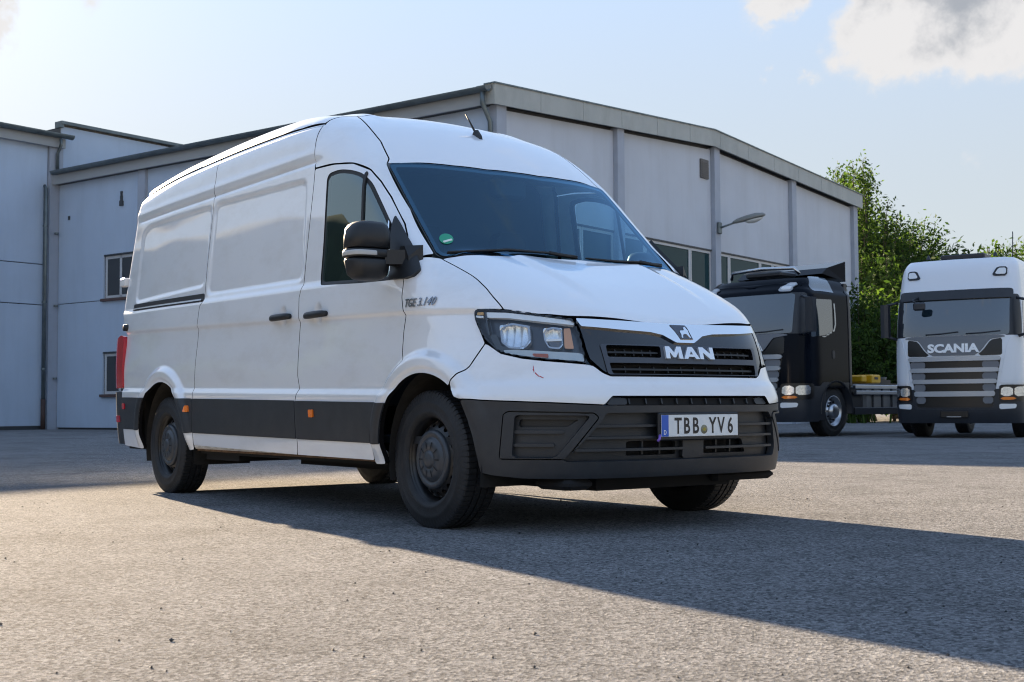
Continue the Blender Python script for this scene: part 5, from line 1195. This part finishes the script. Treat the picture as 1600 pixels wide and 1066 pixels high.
        part('coil_hoses', DK, root, lambda m: m.tube([(RX-.1, .3+.05*math.sin(t), 1.5-.25*math.sin(t/8)+.04*math.cos(t)) if False else (RX-.10-.05*math.cos(t)-t*.010, .35+.06*math.sin(t), 1.55-.006*t*t/10) for t in np.linspace(0, 40, 160)], .012, 5))
    return root
TBLK = mat('truck_black_paint', (.003, .005, .010), .10, spec=.08); TWHT = mat('truck_white_paint', (.72, .75, .80), .3, coat=1.0)
truck('black_tractor_truck', (-12.45, 15.35), R_(280), 3.25, TBLK, 'black tractor truck with bare chassis and roof spoiler, parked beside the white truck', False, True, None)
wt_ = truck('white_tractor_truck', (-9.10, 16.88), R_(292), 3.69, TWHT, 'white high-roof tractor truck with silver grille bars at the far right', True, True, mat('truck_front_grey', (.15, .16, .175), .4))
wt_.scale = (.93, .89, .93)
# white gas tank behind the black truck
gt_ = empty('gas_tank', (-27.0, 35.7, 0), 0, 'white domed gas tank standing by the hall corner', 'tank')
part('tank_shell', mat('tank_white', (.62, .64, .66), .45, var=.05, vscale=2), gt_, lambda m: m.lathe([(-.62+z_*0+1.1, r_) if False else (z_, r_) for z_, r_ in ((.45, .02), (.47, .30), (.56, .50), (.72, .62), (1.7, .64), (1.95, .55), (2.1, .36), (2.16, .02))], (0, 0, 0), 'z', 28))
for k in range(4):
    a = math.pi/4+k*math.pi/2; part('tank_leg', DTRIM, gt_, lambda m: m.box((.45*math.cos(a)-.05, .45*math.sin(a)-.05, 0), (.45*math.cos(a)+.05, .45*math.sin(a)+.05, .60)))
part('tank_valve', ZINC, gt_, lambda m: m.lathe([(2.15, .10), (2.26, .10), (2.28, .0001)], (0, 0, 0), 'z', 12))
# ------------------------------------------------------------------ trees
LEAF = bpy.data.materials.new('leaf'); LEAF.use_nodes = True
def leafmat():
    N = LEAF.node_tree.nodes; L = LEAF.node_tree.links; b = N['Principled BSDF']; out = N['Material Output']
    g = N.new('ShaderNodeNewGeometry'); cr = N.new('ShaderNodeValToRGB'); L.new(g.outputs['Random Per Island'], cr.inputs[0])
    e = cr.color_ramp.elements; e[0].color = (.016, .037, .011, 1); e[1].color = (.064, .108, .027, 1); L.new(cr.outputs[0], b.inputs['Base Color']); b.inputs['Roughness'].default_value = .85; b.inputs['Specular IOR Level'].default_value = .15
    tr = N.new('ShaderNodeBsdfTranslucent'); mu = N.new('ShaderNodeMixRGB'); mu.blend_type = 'MULTIPLY'; mu.inputs[0].default_value = 1; L.new(cr.outputs[0], mu.inputs[1]); mu.inputs[2].default_value = (1.3, 1.4, .6, 1); L.new(mu.outputs[0], tr.inputs[0])
    mx = N.new('ShaderNodeMixShader'); mx.inputs[0].default_value = .36; L.new(b.outputs[0], mx.inputs[1]); L.new(tr.outputs[0], mx.inputs[2]); L.new(mx.outputs[0], out.inputs[0])
leafmat()
BARK = mat('bark', (.07, .055, .04), .9, var=.4, vscale=8)
def tree_meshes(h, r, seed, nshoot=46, leaf=.16, dens=26, upright=.75):
    g = np.random.default_rng(seed); m = MB(); tips = []
    tr = h*.38; pts = [(0, 0, -.1), (g.normal()*.1, g.normal()*.1, tr*.5), (g.normal()*.15, g.normal()*.15, tr)]
    m.tube(pts, [.022*h, .017*h, .012*h], 8)
    P = []; D = []
    for k in range(nshoot):
        a = g.uniform(0, 2*math.pi); rr = r*math.sqrt(g.uniform(0, 1)); z0 = g.uniform(.10, .55)*h
        base = np.array(pts[1 if z0 < tr*.7 else 2])*(1.0); base = base*np.array([1, 1, 0])+np.array([0, 0, min(z0*.75, tr)])
        top_h = h*(1-.55*(rr/r)**1.6)*g.uniform(.80, 1.02)
        end = np.array([rr*math.cos(a), rr*math.sin(a), max(top_h, z0+.5)]); mid = base*.5+end*.5; mid[:2] = base[:2]*.35+end[:2]*.65+g.normal(size=2)*.15; mid[2] = base[2]*.55+end[2]*.45
        m.tube([tuple(base), tuple(mid), tuple(end)], [.006*h, .0035*h, .010], 5, cap=False)
        L_ = np.linalg.norm(end-mid)+np.linalg.norm(mid-base); n = int(L_*dens)
        t = g.uniform(.12, 1.0, n)**.8; c = (1-t)[:, None]**2*base+2*(t*(1-t))[:, None]*mid+(t*t)[:, None]*end
        sp = (.10+.55*(1-t))*r*.30+.10; q = g.normal(size=(n, 3))*sp[:, None]*np.array([1, 1, .7]); P.append(c+q)
    P = np.concatenate(P); P = P[P[:, 2] > .05*h]; n = len(P)
    nrm = g.normal(size=(n, 3)); nrm[:, 2] += .35; nrm /= np.linalg.norm(nrm, axis=1)[:, None]
    a = np.cross(nrm, g.normal(size=(n, 3))); a /= np.linalg.norm(a, axis=1)[:, None]; b = np.cross(nrm, a); s = leaf*g.uniform(.6, 1.3, n)[:, None]
    V = np.stack([P-a*s, P+b*s*.42+nrm*s*.12, P+a*s, P-b*s*.42+nrm*s*.12], 1).reshape(-1, 3)
    me = bpy.data.meshes.new('crown'); me.vertices.add(4*n); me.vertices.foreach_set('co', V.ravel()); me.loops.add(4*n); me.loops.foreach_set('vertex_index', np.arange(4*n)); me.polygons.add(n); me.polygons.foreach_set('loop_start', np.arange(0, 4*n, 4)); me.polygons.foreach_set('loop_total', np.full(n, 4)); me.update(calc_edges=True); me.validate()
    me.materials.append(LEAF); tm = m.mesh('trunk'); tm.materials.append(BARK); return tm, me
KINDS_ = [tree_meshes(9.5, 3.4, 1, 80, .085, 95), tree_meshes(8.0, 3.8, 2, 84, .085, 95), tree_meshes(5.2, 3.4, 3, 70, .10, 90), tree_meshes(4.2, 3.0, 4, 60, .09, 90)]
def tree(name, kind, x, y, s, rz, label, group=None):
    t = empty(name, (x, y, 0), rz, label, 'tree', group); t.scale = (s, s, s)
    tm, cm = KINDS_[kind]; link('trunk', tm, BARK, t); link('crown', cm, LEAF, t)
    return t
def at(px, d):                                   # ground point seen under a column of the photograph at a given depth, used to set out the row of trees
    q = CAM+_f*d+_r*((px-800)/FOC*d); return q[0], q[1]
spots = [('leafy_tree', 0, 1345, 56, 1.18, 'tall light-leaved tree rising above the hall corner roof'),
         ('leafy_tree', 1, 1395, 57, 1.22, 'broad tree between the hall corner and the white truck roof'),
         ('leafy_tree', 0, 1430, 62, .98, 'feathery tree sloping down behind the white truck'),
         ('leafy_tree', 0, 1318, 64, 1.30, 'tree whose tips show over the hall fascia end'),
         ('hedge_tree', 2, 1365, 50, 1.0, 'dark bushy tree in front of the row beside the hall end'),
         ('hedge_tree', 2, 1420, 51, 1.30, 'low dark tree directly left of the white truck cab'),
         ('hedge_tree', 3, 1395, 47, .75, 'bright green shrub low down behind the truck chassis'),
         ('hedge_tree', 2, 1475, 60, 1.55, 'dark treetop peeping over the white truck roof, left part'),
         ('hedge_tree', 2, 1520, 62, 1.60, 'dark treetop peeping over the middle of the white truck roof'),
         ('hedge_tree', 1, 1590, 60, 1.10, 'yellowish treetop over the right end of the white truck roof'),
         ('hedge_tree', 2, 1448, 54, 1.40, 'dense dark tree between the tall tree and the white truck cab'),
         ('hedge_tree', 2, 1350, 46, .95, 'shaded bush at the foot of the hall end wall'),
         ('hedge_tree', 2, 1560, 58, 1.50, 'dark treetop above the right roof lamp of the white truck'),
         ('hedge_tree', 1, 1650, 62, 1.0, 'tree at the right edge behind the white truck')]
for i, (nm, k, px, d, s, lb) in enumerate(spots):
    x, y = at(px, d); tree(nm, k, x, y, s, i*1.3, lb, 'trees beyond the hall')
# ------------------------------------------------------------------ the other side of the yard (mirrored in the paint and glass)
g_ = random.Random(4)
for i in range(16):
    a = R_(192+i*6.5); d = 40+g_.uniform(-3, 8); x, y = -2+d*math.cos(a), -4+d*math.sin(a)
    tree('yard_tree', i % 2, x, y, g_.uniform(.62, .85), i*2.1, 'tree on the far side of the yard, seen only as a reflection', 'trees across the yard')
oh = empty('opposite_hall', (-38, -33, 0), R_(35), 'dark-roofed hall across the yard, reflected in the door glass', 'building')
part('wall', mat('opposite_wall', (.35, .36, .37), .8), oh, lambda m: m.box((-9, -5, 0), (9, 5, 5.2)))
part('roof', mat('opposite_roof', (.06, .055, .05), .8), oh, lambda m: m.prism([(-5.6, 5.2), (5.6, 5.2), (0, 7.4)], 0, -9.4, 9.4))
for k in range(5): part('window', WGL, oh, lambda m: m.box((-8+k*3.4, 4.98, 2.2), (-6+k*3.4, 5.03, 3.8)))

def hill():
    na, nr = 60, 10; vs = []
    for i in range(na+1):
        a = R_(184+i*86/na); e = math.sin(math.pi*min(1, max(0, i/na)))**.22
        top = (35+1.8*math.sin(a*9)+.9*math.sin(a*23+1)+.5*math.sin(a*61))*e
        for j in range(nr+1):
            t = j/nr; vs.append((-2+(88+44*t)*math.cos(a), -4+(88+44*t)*math.sin(a), top*(t*t*(3-2*t))-.3))
    m = MB(); k = nr+1; m.add(vs, [(i*k+j, (i+1)*k+j, (i+1)*k+j+1, i*k+j+1) for i in range(na) for j in range(nr)], 0, True)
    o = m.build('hill', mat('hill_green', (.045, .060, .035), .95, var=.4, vscale=.2)); tag(o, kind='structure')
hill()

# weeds along the foot of the hall, one small clump each
def weed(x, y, h, seed, label):
    g = np.random.default_rng(seed); m = MB()
    for k in range(46):
        a = g.uniform(0, 6.28); l = h*g.uniform(.5, 1.1); o = g.normal(size=2)*h*.35; tip = np.array([o[0]+math.cos(a)*l*.45, o[1]+math.sin(a)*l*.45, l]); w_ = .02+.02*g.random()
        m.add([(o[0]-w_*math.sin(a), o[1]+w_*math.cos(a), 0), (o[0]+w_*math.sin(a), o[1]-w_*math.cos(a), 0), ((o[0]+tip[0])/2+w_*math.sin(a), (o[1]+tip[1])/2-w_*math.cos(a), l*.6), tuple(tip), ((o[0]+tip[0])/2-w_*math.sin(a), (o[1]+tip[1])/2+w_*math.cos(a), l*.6)], [(0, 1, 2, 3, 4)])
    r = empty('weed_clump', (x, y, 0), 0, label, 'weed', 'weeds at the foot of the hall'); m.build('leaves', LEAF, r)
for i, (px, d, h, lb) in enumerate(((1322, 44, 1.5, 'tall weed clump by the last hall pilaster behind the black truck'), (1330, 46, 1.0, 'lower weed clump at the hall corner beside the gas tank'))):
    x, y = at(px, d); weed(x, y, h, i, lb)

def far_hills():
    na = 180; vs = []; fs = []
    for i in range(na):
        a = 2*math.pi*i/na; top = 11+4*math.sin(3*a+1)+2.5*math.sin(7*a)+1.2*math.sin(23*a)+.8*math.sin(51*a)
        for r, z in ((300, -.5), (330, top*.7), (360, top), (420, top*.9)): vs.append((r*math.cos(a), r*math.sin(a), z))
    for i in range(na):
        j = (i+1) % na; fs += [(i*4+k, j*4+k, j*4+k+1, i*4+k+1) for k in range(3)]
    m = MB(); m.add(vs, fs, 0, True); o = m.build('distant_hills', mat('hill_green', (.045, .060, .035), .95, var=.4, vscale=.2)); tag(o, kind='structure')
far_hills()
